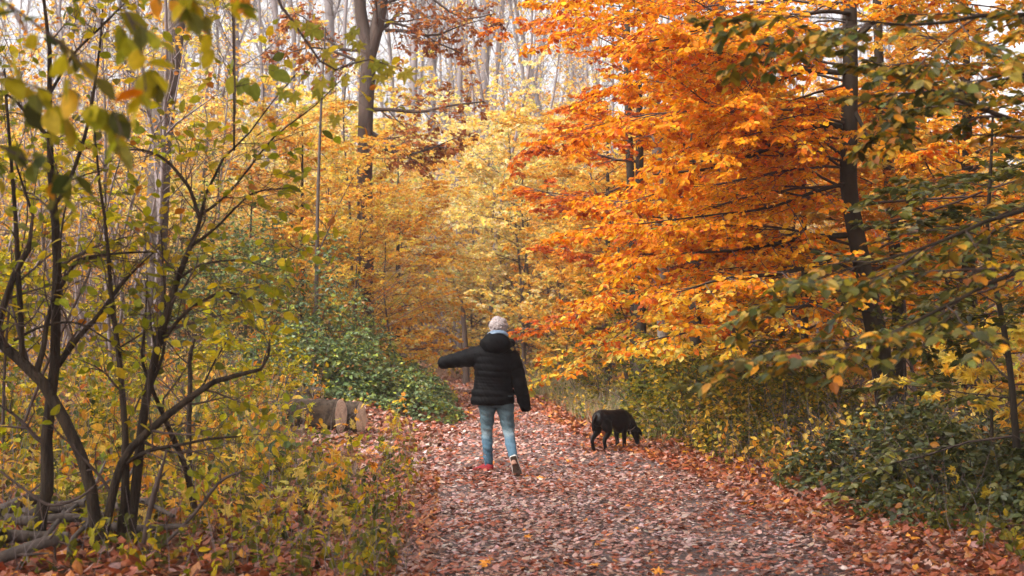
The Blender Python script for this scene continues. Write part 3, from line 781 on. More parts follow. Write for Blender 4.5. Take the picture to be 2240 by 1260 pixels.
# red-orange tree whose fringe closes the view on the right of the opening
def local_tree(name, x, y, label, h, r, nl, llen, palette, leafn, size, cat='tree', mat=M_BEECH, el=(0, 35), lift=-.03, z0=1.4, per2=11, per3=6, az=None, singles=0, mats=(M_LEAF, M_LEAF1), shape='ovate', hi='ovate_hi', lean=(0, 0), tint=None, flat=.85, nrand=.85, droop=.5):
    gz = float(base_z(x, y))
    ctrl = [(x, y, gz - .08, r * 1.25), (x + lean[0] * .3, y + lean[1] * .3, gz + h * .3, r * .9), (x + lean[0] * .7, y + lean[1] * .7, gz + h * .65, r * .6), (x + lean[0], y + lean[1], gz + h, r * .15)]
    t = smooth_poly(ctrl, 24)
    A = radial_limbs(t, nl, gz + z0, gz + h * .97, (llen * .55, llen), el=el, lift=lift, az=az, rmax=.04)
    B = spawn(A, per2, .12, 1, (35, 60), (.28, .42), flat=flat, lift=lift * .5, M=5)
    C = spawn(B, per3, .1, 1, (35, 60), (.35, .5), flat=flat, lift=lift * .5, M=4, rmin=.0025)
    lv = join_leaves(leaves_on(C, leafn, size, nrand=nrand, droop=droop, out=(x, y, 0)), leaves_on(B, 4, size, .5, 1, nrand=nrand, droop=droop, out=(x, y, 0)))
    c = pal(palette, lv[0], .9)
    return finish_plant(name, (x, y, gz), label, cat, [A, B, C], lv, c, trunk=t, trunk_mat=mat, singles=singles, mats=mats, shape=shape, hi=hi)

q = at(1400, 700, 25)
local_tree('beech_tree', q[0], q[1], 'red orange beech reaching left over the path behind the big beech', 7.4, .11, 34, 3.4, 'red', 6, (.07, .115), z0=1.6, singles=0)
q = at(1520, 700, 22)
local_tree('beech_tree', q[0], q[1], 'orange beech behind the slim pale trunk', 7.0, .10, 26, 3.0, 'orange', 6, (.07, .115), z0=1.5)
q = at(1330, 700, 32)
local_tree('beech_tree', q[0], q[1], 'amber young beech beyond the dog at the path edge', 6.5, .08, 36, 2.6, 'amber', 6, (.075, .115), z0=.8)
q = at(2120, 700, 20)
local_tree('beech_tree', q[0], q[1], 'orange yellow beech in the dark right-hand edge of the wood', 6.6, .11, 32, 3.2, 'amber', 6, (.07, .11), z0=1.2)
q = at(1760, 700, 21)
local_tree('beech_tree', q[0], q[1], 'yellow young beech low behind the leaning beech trunk', 5.0, .06, 30, 2.3, 'yellow', 6, (.07, .11), z0=.6)
q = at(870, 700, 36)
local_tree('beech_tree', q[0], q[1], 'amber young beech at the left of the path bend', 6.0, .07, 34, 2.6, 'amber', 5, (.07, .11), z0=.8)
q = at(660, 700, 29)
local_tree('beech_tree', q[0], q[1], 'thinly leaved amber young beech behind the bramble mound', 5.6, .06, 30, 2.3, 'amber', 4, (.07, .10), z0=1.0)

for px, Y, k, lab in [(770, 27.6, 'yellow1', 'slim yellow young tree before the twin stemmed oak trunk'), (852, 28.4, 'amber2', 'amber young tree just right of the twin stemmed oak trunk'), (720, 28.8, 'yellow2', 'yellow young tree just left of the twin stemmed oak trunk')]:
    q = at(px, 800, Y); plant(V[k], 'sapling', q[0], q[1], lab, s=.62)

# ------------------------------------------------------------------ foreground beech on the right: its trunk stands outside the frame
Yr = 7.6
lims = [
    px_poly([(2620, 430, 22, 8.2), (2420, 350, 18, 7.9), (2240, 272, 13, 7.6), (2110, 225, 9, 7.4), (1990, 178, 6, 7.3), (1905, 132, 3, 7.2)], Yr, 12),
    px_poly([(2620, 100, 20, 8.2), (2420, 60, 16, 7.4), (2200, 30, 10, 6.9), (2020, 55, 7, 6.6), (1820, 40, 4, 6.4), (1640, 30, 2, 6.3)], Yr, 12),
    px_poly([(2620, 480, 20, 8.2), (2400, 440, 15, 7.6), (2200, 470, 10, 7.2), (2030, 540, 7, 6.9), (1850, 590, 4, 6.8), (1700, 640, 2, 6.7)], Yr, 12),
    px_poly([(2620, 560, 20, 8.2), (2400, 560, 16, 7.2), (2210, 600, 10, 6.8), (2030, 690, 7, 6.5), (1860, 760, 4, 6.3), (1660, 770, 2, 6.2)], Yr, 12),
    px_poly([(2620, 300, 18, 8.2), (2420, 200, 14, 8.0), (2230, 160, 9, 7.9), (2120, 190, 6, 7.8), (2020, 240, 4, 7.6), (1920, 290, 2, 7.5)], Yr, 12),
]
A = as_level(lims)
s2 = spawn(A, 13, .18, 1, (30, 60), (.2, .34), flat=.8, lift=-.06, M=6)
s3 = spawn(s2, 5, .15, 1, (30, 55), (.35, .55), flat=.85, lift=-.06, M=4, rmin=.0015)
lv = join_leaves(leaves_on(s3, 8, (.042, .08), .15, 1, nrand=.4, droop=.3), leaves_on(s2, 8, (.042, .08), .4, 1, nrand=.4, droop=.35))
c = pal('olive', lv[0], 1.1, seed=7)
u = rng.random(len(c)); c[u < .3] = pal('amber', lv[0], 1)[u < .3] * .8
u = rng.random(len(c)); k = .45 + .25 * fnoise(lv[0], 1.5, 2); c[u < k] = pal('greenyellow', lv[0], 1)[u < k]
u = rng.random(len(c)); c[u < .05] = pal('orange', lv[0], 1)[u < .05]
b = at(2640, 700, 8.2); gz = float(base_z(b[0], b[1]))
t = smooth_poly([(b[0], b[1], gz - .1, .13), (b[0], b[1], 1.5, .1), (b[0] - .05, b[1], 3.4, .08), (b[0], b[1], 8.0, .05), (b[0], b[1], 11, .01)], 24)
U = radial_limbs(t, 50, 4.7, 10.5, (3.0, 5.6), el=(8, 35), az=(20, 205), lift=.0)  # out-of-view upper crown, shaped wide and dense to shade the right verge
us2 = spawn(U, 13, .15, 1, (30, 60), (.25, .4), flat=.8, M=4); us3 = spawn(us2, 6, .1, 1, (30, 60), (.35, .55), M=3, rmin=.0015)
ul = leaves_on(us3, 8, (.06, .095), nrand=.4)
lv = join_leaves(lv, ul); c = np.concatenate([c, pal('olive', ul[0], 1.1)])
finish_plant('beech_tree', (b[0], b[1], gz), 'near beech boughs with olive green leaves hanging in from the right edge', 'tree', [s2, s3, U, us2, us3], lv, c, trunk=t, trunk_mat=M_BEECH, limbs=lims, singles=300, mats=(M_GLOSS, M_GLOSS1))

# dark young trees in the shade at the right edge
q = at(2200, 850, 11.5)
rows = [(2236, 1090, 17), (2222, 950, 16), (2212, 830, 14), (2196, 720, 13), (2172, 600, 11), (2160, 500, 9), (2166, 400, 8), (2172, 250, 5)]
t = to_ground(px_poly(rows, 11.5, 24), 1.2)
A = radial_limbs(t, 26, .5, 3.2, (1.0, 1.9), el=(0, 35), lift=-.03)
B = spawn(A, 9, .15, 1, (30, 60), (.3, .45), flat=.85, M=4); C_ = spawn(B, 4, .1, 1, (30, 60), (.35, .55), M=3, rmin=.0015)
lv = leaves_on(C_, 6, (.065, .10), nrand=.4); c = pal('olive', lv[0], 1.0)
finish_plant('young_beech', t[0, :3], 'dark slender young beech with olive leaves at the right edge', 'tree', [A, B, C_], lv, c, trunk=t, trunk_mat=M_BEECH, singles=120, mats=(M_GLOSS, M_GLOSS1))
q = at(2170, 980, 13.5)
local_tree('young_maple', q[0], q[1], 'young maple with big yellow leaves before the leaning beech trunk base', 1.35, .02, 12, 1.1, 'yellow', 2, (.12, .18), cat='tree', z0=.45, per2=4, per3=2, singles=60, shape='maple', hi='maple', el=(10, 40), droop=.4)

# ------------------------------------------------------------------ foreground shrubs on the left
def stem_plant(name, label, stems, twigs, Y, palette, size, leafn=2, per2=8, per3=3, singles=150, cat='shrub', mats=(M_LEAF, M_LEAF1), l2=(.35, .75), l3=(.15, .34), lift=.02, t0=.3, nrand=.7):
    S_ = [px_poly([(q[0], q[1], q[2] * .74, *q[3:]) for q in r], Y, 16) for r in stems]; S_[0] = to_ground(S_[0], 1.15)
    for i in range(1, len(S_)):
        if stems[i][0][1] > 1150: S_[i] = to_ground(S_[i], 1.15)
    T_ = [px_poly(r, Y, 16) for r in twigs]
    wood, lvs = [], []
    src = [as_level([s[-16:] for s in S_])] + ([as_level(T_)] if T_ else [])
    for Q, tt0 in zip(src, (t0, .15)):
        s2 = spawn(Q, per2, tt0, 1, (25, 65), None, flat=.35, lift=lift, M=6, abslen=l2, rfac=.4, wander=.16, taper=.3)
        s3 = spawn(s2, per3, .2, 1, (30, 65), None, flat=.4, lift=lift, M=4, rmin=.0016, abslen=l3, wander=.14, taper=.2)
        wood += [s2, s3, spawn(s2, 3, .2, 1, (30, 70), None, flat=.3, lift=.03, M=5, rmin=.0018, abslen=(.2, .5), wander=.2, taper=.2)]
        lvs.append(leaves_on(s3, leafn, size, .3, 1, nrand=nrand, droop=.5, flat=.6))
    lv = join_leaves(*lvs); c = pal(palette, lv[0], 1.2)
    root = finish_plant(name, S_[0][0, :3], label, cat, wood, lv, c, trunk=S_[0], trunk_mat=M_DARKBARK, limbs=S_[1:] + T_, singles=singles, mats=mats, wood_mat=M_TWIG)
    return root

stem_plant('hazel_shrub', 'dark upright stem nearest the left edge with lime leaves', [
    [(83, 1262, 44), (82, 1186, 42), (94, 1100, 38), (106, 1060, 40), (100, 986, 36), (108, 900, 33), (120, 800, 31), (123, 640, 28), (125, 560, 26), (118, 450, 24), (106, 300, 18), (112, 150, 14), (95, 0, 10), (90, -150, 6)]],
    [[(120, 810, 14), (170, 740, 12), (215, 690, 10), (260, 630, 8), (300, 585, 5), (350, 540, 3)],
     [(123, 640, 12), (150, 600, 9), (170, 570, 8), (240, 556, 6), (340, 550, 4)],
     [(118, 450, 10), (150, 400, 9), (190, 280, 8), (215, 130, 6), (225, 20, 4)],
     [(106, 300, 9), (60, 250, 7), (20, 210, 5), (-40, 190, 3)],
     [(112, 200, 8), (160, 120, 6), (220, 60, 5), (300, -20, 3)]], 8.9, 'lime', (.055, .09), singles=130)
stem_plant('hazel_shrub', 'bent dark stem that arches left and forks low beside the left edge', [
    [(211, 1257, 42), (211, 1157, 38), (197, 1060, 36), (171, 980, 34), (128, 895, 36), (75, 812, 34), (20, 770, 32), (-8, 735, 28), (5, 690, 22), (20, 620, 20), (55, 565, 15), (75, 490, 10), (45, 390, 7), (20, 310, 5), (10, 200, 3)]],
    [[(214, 1225, 22), (237, 1128, 20), (251, 1060, 20), (277, 994, 18), (340, 930, 17), (410, 875, 15), (480, 830, 12), (575, 805, 8), (590, 740, 3)],
     [(275, 1012, 11), (330, 985, 9), (400, 972, 7), (460, 960, 6), (520, 955, 4)],
     [(80, 812, 16), (95, 760, 13), (102, 710, 11), (118, 650, 9), (128, 590, 7), (135, 500, 5), (150, 420, 3)],
     [(48, 790, 14), (46, 700, 13), (40, 600, 12), (34, 480, 10), (22, 320, 7), (10, 150, 4)],
     [(30, 745, 7), (90, 715, 6), (165, 706, 5), (230, 740, 4), (280, 775, 3)]], 8.8, 'lime', (.055, .09), singles=130)
stem_plant('hazel_shrub', 'tallest stem clump rising to a forked arch left of the bramble mound', [
    [(283, 1243, 34), (286, 1157, 32), (303, 1014, 30), (314, 900, 27), (330, 830, 25), (345, 750, 24), (365, 690, 22), (390, 605, 19), (416, 540, 15), (440, 480, 12), (465, 375, 8), (530, 310, 6), (590, 230, 4), (650, 160, 3)],
    [(263, 1243, 34), (266, 1157, 32), (274, 1085, 26), (274, 950, 20), (262, 800, 17), (250, 700, 15), (243, 640, 14), (232, 500, 11), (215, 380, 8), (200, 200, 4)],
    [(425, 1110, 22, 9.6), (405, 1020, 18, 9.5), (375, 950, 17, 9.3), (345, 880, 14, 9.1), (325, 830, 12, 9), (310, 780, 9, 9), (318, 700, 6, 9), (322, 600, 4, 9)]],
    [[(438, 482, 9), (418, 420, 8), (400, 392, 8), (362, 350, 7), (312, 328, 5), (250, 330, 3)],
     [(416, 540, 8), (470, 500, 6), (520, 450, 5), (560, 420, 4), (640, 410, 2)],
     [(345, 760, 9), (400, 690, 8), (450, 655, 7), (500, 640, 6), (580, 665, 3)],
     [(440, 470, 6), (480, 440, 6), (520, 400, 5), (600, 300, 4), (690, 230, 3), (760, 160, 2)],
     [(320, 870, 8), (355, 780, 7), (362, 700, 6), (358, 600, 4), (352, 500, 3)],
     [(390, 610, 6), (440, 580, 5), (520, 570, 4), (610, 590, 2)],
     [(512, 330, 5), (512, 200, 5), (511, 100, 5), (508, -30, 5)]], 8.9, 'lime', (.055, .095), singles=170, per2=10)
stem_plant('straight_sapling', 'straight yellowish bare stem right of the dark shrub stems', [
    [(421, 1110, 26), (416, 1040, 20), (413, 980, 17), (414, 900, 15), (416, 830, 14), (415, 780, 12), (430, 730, 5)]],
    [[(415, 880, 5), (440, 850, 5), (470, 790, 4), (500, 740, 3)]], 11.5, 'lime', (.07, .11), singles=60, per2=6, per3=3)
# slack dry canes leaning among the stems
for rows, lab in [([(300, 1262, 8), (350, 1200, 8), (420, 1130, 8), (480, 1055, 7), (530, 1030, 4)], 'thin dry cane leaning right from the shrub stems at the bottom edge'),
                  ([(312, 1200, 10), (325, 1130, 12), (340, 1070, 13), (352, 1030, 8), (365, 985, 4)], 'pale broken cane standing right of the clump of stems'),
                  ([(0, 1030, 5), (60, 1075, 6), (110, 1105, 7), (170, 1090, 6), (205, 1065, 4)], 'thin grey cane crossing the dark upright stem')]:
    p = px_poly(rows, 8.6, 16); p = to_ground(p, 1.0) if rows[0][1] > 1100 else p
    Q = as_level([p[-16:]]); s2 = spawn(Q, 5, .3, 1, (25, 60), None, flat=.3, M=4, abslen=(.1, .3), rfac=.5)
    finish_plant('dry_cane', p[0, :3], lab, 'cane', [s2], None, None, trunk=p, trunk_mat=M_TWIG)

# out-of-focus bough hanging in at the upper left, close to the lens
Yf = 3.6
lims = [px_poly([(-260, -160, 14), (-60, -40, 10), (60, 40, 7), (150, 110, 5), (230, 200, 3), (270, 300, 2)], Yf, 12),
        px_poly([(-260, 40, 12), (-80, 120, 9), (20, 170, 6), (110, 200, 4), (200, 240, 3)], Yf + .2, 12),
        px_poly([(100, -260, 12), (180, -120, 9), (250, -20, 7), (300, 80, 5), (320, 200, 3)], Yf + .1, 12),
        px_poly([(-260, 200, 12), (-100, 280, 9), (0, 320, 6), (80, 360, 4), (150, 390, 3)], Yf + .5, 12),
        px_poly([(230, -260, 9), (330, -110, 7), (390, -30, 5), (440, 10, 3), (520, 20, 2)], Yf + .4, 12)]
A = as_level(lims)
s2 = spawn(A, 5, .25, 1, (25, 60), None, flat=.6, lift=-.1, M=5, abslen=(.1, .26), rmin=.0014)
lv = join_leaves(leaves_on(s2, 4, (.05, .09), .2, 1, nrand=.7, droop=1.1, flat=.6), leaves_on(A, 4, (.06, .10), .4, 1, nrand=.7, droop=1.1, flat=.6))
c = pal('lime', lv[0], 2); u = rng.random(len(c)); c[u < .3] = pal('olive', lv[0], 2)[u < .3]
u = rng.random(len(c)); c[u < .05] = pal('orange', lv[0], 2)[u < .05]
t = smooth_poly([(-2.3, 3.6, .0, .10), (-2.25, 3.6, 1.8, .08), (-2.3, 3.55, 4.0, .06), (-2.3, 3.5, 6.5, .04), (-2.3, 3.5, 8.5, .01)], 20)
t[:, 2] += float(base_z(-2.3, 3.6)) - .05
U = radial_limbs(t, 26, 3.2, 8.2, (1.6, 3.0), el=(8, 40), lift=.0)  # unseen trunk and crown added to the bough to shade the near left
us2 = spawn(U, 9, .15, 1, (30, 60), (.25, .4), flat=.8, M=4); us3 = spawn(us2, 4, .1, 1, (30, 60), (.35, .55), M=3, rmin=.0015)
ul = leaves_on(us3, 5, (.06, .095), nrand=.5); lv = join_leaves(lv, ul); c = np.concatenate([c, pal('lime', ul[0], 1.1)])
finish_plant('near_tree', t[0, :3], 'blurred near bough with olive leaves hanging in at the upper left', 'tree', [s2, U, us2, us3], lv, c, limbs=lims, trunk=t, trunk_mat=M_TWIG, singles=300, mats=(M_LEAF, M_LEAF1))
# three orange leaves and maple-leaved sprays hanging at the top
def leaf_spray(name, label, limb, Y, leaf_px, sizes, cols, shape, mats=(M_LEAF, M_LEAF1), facing=.8):
    l = px_poly(limb, Y, 12)
    pos = np.array([at(a, b, Y + rng.normal() * .05) for a, b in leaf_px]); n = len(pos)
    D = nrmz(np.stack([rng.normal(size=n) * .6, rng.normal(size=n) * .3, -np.ones(n) * .8], -1))
    N = np.stack([rng.normal(size=n) * .3, -np.ones(n) * facing, np.ones(n) * .6], -1); N = nrmz(N - (N * D).sum(1, keepdims=True) * D)
    # every leaf hangs on a stalk from the nearest point of the twig
    k = np.argmin(((pos[:, None] - l[None, :, :3]) ** 2).sum(-1), 1)
    stalk = {'P': np.stack([l[k, :3] * (1 - t) + pos * t for t in (0, .5, 1.)], 1), 'L': np.ones(n), 'R': np.full((n, 3), .0013)}
    c = np.array(cols)[rng.integers(len(cols), size=n)] * (1 + .12 * rng.normal(size=(n, 1)))
    finish_plant(name, l[0, :3], label, 'bough', [stalk], (pos, D, N, rng.uniform(*sizes, n)), np.clip(c, .01, .8), limbs=[l], trunk_mat=M_TWIG, singles=300, shape=shape, hi=shape, mats=mats)
leaf_spray('hanging_twig', 'twig with orange leaves hanging from the top left of the picture', [(470, -260, 8), (505, -120, 6), (512, -40, 5), (516, 0, 4), (560, 10, 2)], 5.0,
           [(512, -12), (532, -8), (548, -4), (340, -6), (372, 0), (392, 8)], (.07, .09), [(.7, .28, .015), (.66, .33, .02)], 'ovate_hi')
leaf_spray('maple_twig', 'maple twig with lime green lobed leaves in front of the twin stemmed oak', [(560, -200, 8), (600, -20, 7), (650, 60, 6), (720, 150, 5), (800, 130, 4), (870, 150, 2)], 7.5,
           [(640, 40), (665, 45), (672, 55), (700, 110), (715, 130), (770, 70), (780, 85), (795, 120), (812, 128), (830, 125), (845, 140), (825, 155), (875, 150), (720, 170), (700, 165), (680, 190), (640, 195), (625, 190), (755, 160), (735, 245), (785, 55)], (.08, .13), [(.42, .38, .04), (.5, .42, .05), (.34, .34, .04)], 'maple')
leaf_spray('hazel_twig', 'twig with four large green leaves left of the maple twig', [(455, -200, 7), (508, -60, 6), (512, 60, 5), (514, 200, 4), (516, 250, 2)], 7.0,
           [(512, 165), (530, 185), (545, 170), (560, 180), (590, 140), (600, 155), (515, 130)], (.08, .11), [(.3, .32, .03), (.24, .28, .03), (.38, .36, .03)], 'ovate_hi')
# ------------------------------------------------------------------ bramble mounds, bushes, undergrowth
def mound(name, label, cx, cy_, rx, ry, h, n, size, palette, seed, singles=150, canes=40, rot=0.0, mats=(M_GLOSS, M_GLOSS1)):
    """clusters of three leaflets over a hummock of arching canes"""
    gz = float(base_z(cx, cy_))
    a = rng.uniform(0, 2 * math.pi, n); r = np.sqrt(rng.random(n))
    lx, ly = r * np.cos(a), r * np.sin(a)
    x = cx + rx * lx * math.cos(rot) - ry * ly * math.sin(rot); y = cy_ + rx * lx * math.sin(rot) + ry * ly * math.cos(rot)
    p = np.stack([x, y, np.zeros(n)], -1)
    H = h * np.clip(1 - r ** 2.2, 0, 1) ** .7 * (1 + .5 * fnoise(p, 1.9, seed) + .28 * fnoise(p, 5, seed + 3))
    z = base_z(x, y) + np.maximum(.05, H * (1 - .55 * rng.random(n) ** 2.2)) + .03 * rng.random(n)
    out = nrmz(np.stack([lx, ly, .9 * np.ones(n)], -1))
    C = np.stack([x, y, z], -1)
    pos, D, N, S = [], [], [], []
    az = rng.uniform(0, 6.28, n)
    for k in range(3):
        ang = az + (k - 1) * 1.25
        d = nrmz(np.stack([np.cos(ang), np.sin(ang), -.25 + .3 * rng.normal(size=n)], -1))
        nn = out + rng.normal(size=(n, 3)) * .55; nn = nrmz(nn - (nn * d).sum(1, keepdims=True) * d)
        pos.append(C + d * .01); D.append(d); N.append(nn); S.append(rng.uniform(size[0], size[1], n) * (1 if k == 1 else .85))
    lv = (np.concatenate(pos), np.concatenate(D), np.concatenate(N), np.concatenate(S))
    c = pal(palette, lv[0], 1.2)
    m = canes
    a = rng.uniform(0, 6.28, m); r = .5 * np.sqrt(rng.random(m))
    P0 = np.stack([cx + rx * r * np.cos(a), cy_ + ry * r * np.sin(a), np.zeros(m)], -1); P0[:, 2] = base_z(P0[:, 0], P0[:, 1])
    W = grow(P0, np.stack([np.cos(a) * .5, np.sin(a) * .5, np.ones(m)], -1), rng.uniform(.9, 1.5, m) * max(h, .6) * 1.2, 8, np.full(m, .006), lift=-.13, wander=.1)
    return finish_plant(name, (cx, cy_, gz), label, 'bramble', [W], lv, c, singles=singles, mats=mats)

def gp(px, py, Y0=20.0):
    """ground point under a photo pixel"""
    y = Y0
    for _ in range(60):
        q = at(px, py, y); y += (q[2] - float(base_z(q[0], q[1]))) * 5
        y = min(max(y, 5), 60)
    q = at(px, py, y); return q[0], q[1]

mound('bramble_bush', 'big dark green bramble mound left of the path behind the cut logs', -4.5, 25.0, 2.7, 1.6, 2.6, 4600, (.06, .10), 'bramble', 1.0, singles=200, canes=70)
mound('bramble_bush', 'low bright green bramble patch between cut logs and path', -2.15, 24.2, 1.35, 1.9, .62, 2300, (.06, .10), 'bramble', 2.0, singles=150, canes=40)
mound('bramble_bush', 'green bramble bank above the cut logs', -3.1, 23.4, 1.5, .9, 1.0, 1500, (.06, .10), 'bramble', 3.0, singles=100, canes=30)
mound('bramble_bush', 'small bramble clump at the path edge near the bend', -2.4, 30, 1.2, 2.4, .6, 1300, (.06, .10), 'bramble', 4.0, singles=40, canes=30)
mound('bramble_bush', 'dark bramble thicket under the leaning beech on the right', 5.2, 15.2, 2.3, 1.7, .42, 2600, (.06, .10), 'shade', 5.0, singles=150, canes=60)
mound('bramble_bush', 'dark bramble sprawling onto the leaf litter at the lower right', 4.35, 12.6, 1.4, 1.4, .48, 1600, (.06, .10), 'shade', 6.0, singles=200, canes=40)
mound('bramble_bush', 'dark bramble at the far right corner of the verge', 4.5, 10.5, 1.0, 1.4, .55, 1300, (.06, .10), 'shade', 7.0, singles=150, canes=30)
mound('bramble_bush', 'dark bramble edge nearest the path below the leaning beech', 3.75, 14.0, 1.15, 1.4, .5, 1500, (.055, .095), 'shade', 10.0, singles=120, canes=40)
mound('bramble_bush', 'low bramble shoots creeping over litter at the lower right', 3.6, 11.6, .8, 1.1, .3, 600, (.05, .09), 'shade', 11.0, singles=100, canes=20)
mound('leafy_bush', 'yellow green leafy bush on the bank behind the dog', 2.55, 20.6, 1.1, 1.3, 1.0, 1700, (.06, .10), 'greenyellow', 8.0, singles=120, canes=40, mats=(M_LEAF, M_LEAF1))
mound('leafy_bush', 'olive and yellow bush right of the dog under orange boughs', 3.4, 18.0, 1.1, 1.1, .95, 1900, (.06, .10), 'greenyellow', 9.0, singles=150, canes=40, mats=(M_LEAF, M_LEAF1))

for x, y, k, s, lab in [(2.2, 23.5, 'lowgreen0', .9, 'grey green bush on the right bank beyond the dog'), (1.75, 27.0, 'lowgreen1', .8, 'pale green bush at the right path edge level with the brambles'),
                        (1.5, 30.5, 'lowgreen0', .8, 'green bush on the right verge just before the bend'), (2.9, 26.0, 'lowgreen1', 1.1, 'bush with yellowing leaves under the red orange beech'),
                        (3.75, 17.4, 'lowgreen1', .6, 'olive bush behind the dark bramble thicket'), (5.6, 17.8, 'lowgreen0', 1.1, 'dim olive bush right of the leaning beech trunk'),
                        (3.2, 16.4, 'lowgreen0', .62, 'small olive bush at the litter edge right of the dog'),
                        (-4.0, 18.6, 'lowyellow0', .65, 'yellow leaved sapling clump left of the cut logs'), (-3.05, 18.0, 'lowyellow1', .7, 'yellow leaved sapling clump before the cut logs'),
                        (-3.15, 19.6, 'lowyellow0', .6, 'small yellow sapling clump over the left end of the cut logs'), (-3.3, 17.0, 'lowyellow1', .75, 'yellow sapling clump on the left verge near the clearing'),
                        (-4.6, 16.6, 'lowyellow0', .7, 'yellow sapling clump behind the straight bare stem'), (-5.4, 18.8, 'lowyellow1', .8, 'golden sapling clump under the thick grey leaning trunk'),
                        (-3.0, 15.0, 'lowyellow0', .6, 'lime sapling clump in the left verge'), (-3.9, 14.0, 'lowyellow1', .65, 'lime sapling clump right of the straight bare stem'),
                        (-5.6, 15.0, 'lowyellow1', 1.0, 'golden sapling clump between the dark shrub stems'), (-6.3, 17.0, 'lowyellow0', 1.1, 'golden sapling clump at the left edge')]:
    plant(V[k], 'bush', x, y, lab, 'shrub', s=s)

def undergrowth(name, label, n, xf, y0, y1, h, per, size, palettes, ypow=1.0, shape='ovate'):
    y = y0 + (y1 - y0) * rng.random(n) ** ypow; x = xf(y, n)
    keep = (np.abs(x - path_c(y)) - path_h(y)) > -.05
    keep &= ~((x / y > -.16) & (x / y < -.09) & (y > 13.5) & (y < 21.5) & (rng.random(n) < .85))      # open ground before the cut logs
    x, y = x[keep], y[keep]; n = len(x)
    P0 = np.stack([x, y, base_z(x, y) - .01], -1)
    D = np.stack([rng.normal(size=n) * .3, rng.normal(size=n) * .3, np.ones(n)], -1)
    W = grow(P0, D, rng.uniform(h[0], h[1], n), 4, np.full(n, .003), wander=.1)
    lv = leaves_on(W, per, size, .3, 1, nrand=.5, droop=.3, flat=.2, ang=(50, 90))
    c = pal(palettes[0], lv[0], .8)
    for q in palettes[1:]:
        m = np.repeat(rng.random(n) < 1 / len(palettes), per); c[m] = pal(q, lv[0], .8)[m]
    m = n // 2; x2 = x[:m] + rng.normal(size=m) * .1; y2 = y[:m] + rng.normal(size=m) * .1
    W2 = grow(np.stack([x2, y2, base_z(x2, y2) - .01], -1), np.stack([rng.normal(size=m) * .35, rng.normal(size=m) * .35, np.ones(m)], -1), rng.uniform(.8, 1.6, m) * h[1], 4, np.full(m, .0025), wander=.12)   # dead stalks
    v2, f2 = tubes(W2['P'], W2['R'], 3)
    v, f = tubes(W['P'], W['R'], 3)
    o = link(name, mk_mesh(name, [(v, f, 1, None), (v2, f2, 2, None), leaf_block(lv, shape, c)], [M_LEAF, M_TWIG, M_GREYTWIG]))
    tag(o, label, 'undergrowth', kind='stuff')
undergrowth('undergrowth', 'low yellow green plants covering the left verge', 2000, beside(-1, .0, 4.5, 1.0), 8.0, 17, (.05, .34), 6, (.035, .08), ['lime', 'greenyellow', 'olive'])
undergrowth('undergrowth', 'golden leafy plants on the floor behind the left shrubs', 1700, lambda y, n: rng.uniform(-.42, -.13, n) * y, 12, 24, (.1, .75), 6, (.04, .12), ['amber', 'lime', 'bramble', 'greenyellow'])
undergrowth('undergrowth', 'yellow maple seedlings scattered among the left verge plants', 420, beside(-1, .3, 4.8), 9, 20, (.15, .6), 5, (.07, .13), ['yellow', 'lime', 'amber'], shape='maple')
undergrowth('undergrowth', 'yellow maple seedlings in the shade of the right verge', 200, beside(1, .6, 3.5), 11, 20, (.15, .5), 4, (.07, .13), ['yellow', 'olive', 'amber'], shape='maple')
undergrowth('undergrowth', 'low dim plants on the right verge', 1500, beside(1, .3, 4.5, 1.3), 8.5, 22, (.05, .35), 6, (.04, .08), ['olive', 'greenyellow'])
undergrowth('undergrowth', 'low plants along the far path verges', 2600, lambda y, n: rng.uniform(-.12, .14, n) * y, 24, 44, (.08, .5), 5, (.05, .09), ['greenyellow', 'yellow', 'bramble'])
undergrowth('undergrowth', 'pale low plants on the wood floor beyond the path bend', 3500, lambda y, n: rng.uniform(-.3, .2, n) * y, 40, 72, (.2, 1.0), 7, (.08, .15), ['yellow', 'amber', 'greenyellow'])
undergrowth('undergrowth', 'dim plants on the wood floor right of the path', 2400, lambda y, n: rng.uniform(.12, .42, n) * y, 14, 34, (.1, .7), 6, (.05, .09), ['yellow', 'olive', 'amber'])

def grass(label, n, xf, y0, y1, h, cols):
    y = rng.uniform(y0, y1, n); x = xf(y, n)
    pos = np.stack([x, y, base_z(x, y) - .01], -1)
    D = nrmz(np.stack([rng.normal(size=n) * .35, rng.normal(size=n) * .35, np.ones(n)], -1))
    N = rng.normal(size=(n, 3)); N = nrmz(N - (N * D).sum(1, keepdims=True) * D)
    c = np.array(cols)[rng.integers(len(cols), size=n)] * (1 + .2 * rng.normal(size=(n, 1)))
    S = rng.uniform(h[0], h[1], n)
    T, F = LEAF['blade']
    o = link('grass', mk_mesh('grass', [leaf_block((pos, D, N, S), 'blade', np.clip(c, .01, .7))], [M_LEAF]))
    tag(o, label, 'grass', kind='stuff')
GC = [(.30, .28, .10), (.22, .23, .08), (.38, .32, .18), (.42, .34, .25)]
grass('pale dry grass on the right bank beyond the dog', 5000, beside(1, -.05, 1.8), 19, 40, (.15, .5), GC)
grass('short grass on the left path edge near the bend', 3000, beside(-1, -.1, .9), 24, 44, (.1, .35), GC)
grass('short grass fringe along the near left verge', 2500, beside(-1, -.1, 1.6), 9, 20, (.06, .2), [(.2, .22, .05), (.28, .27, .06), (.33, .25, .12)])

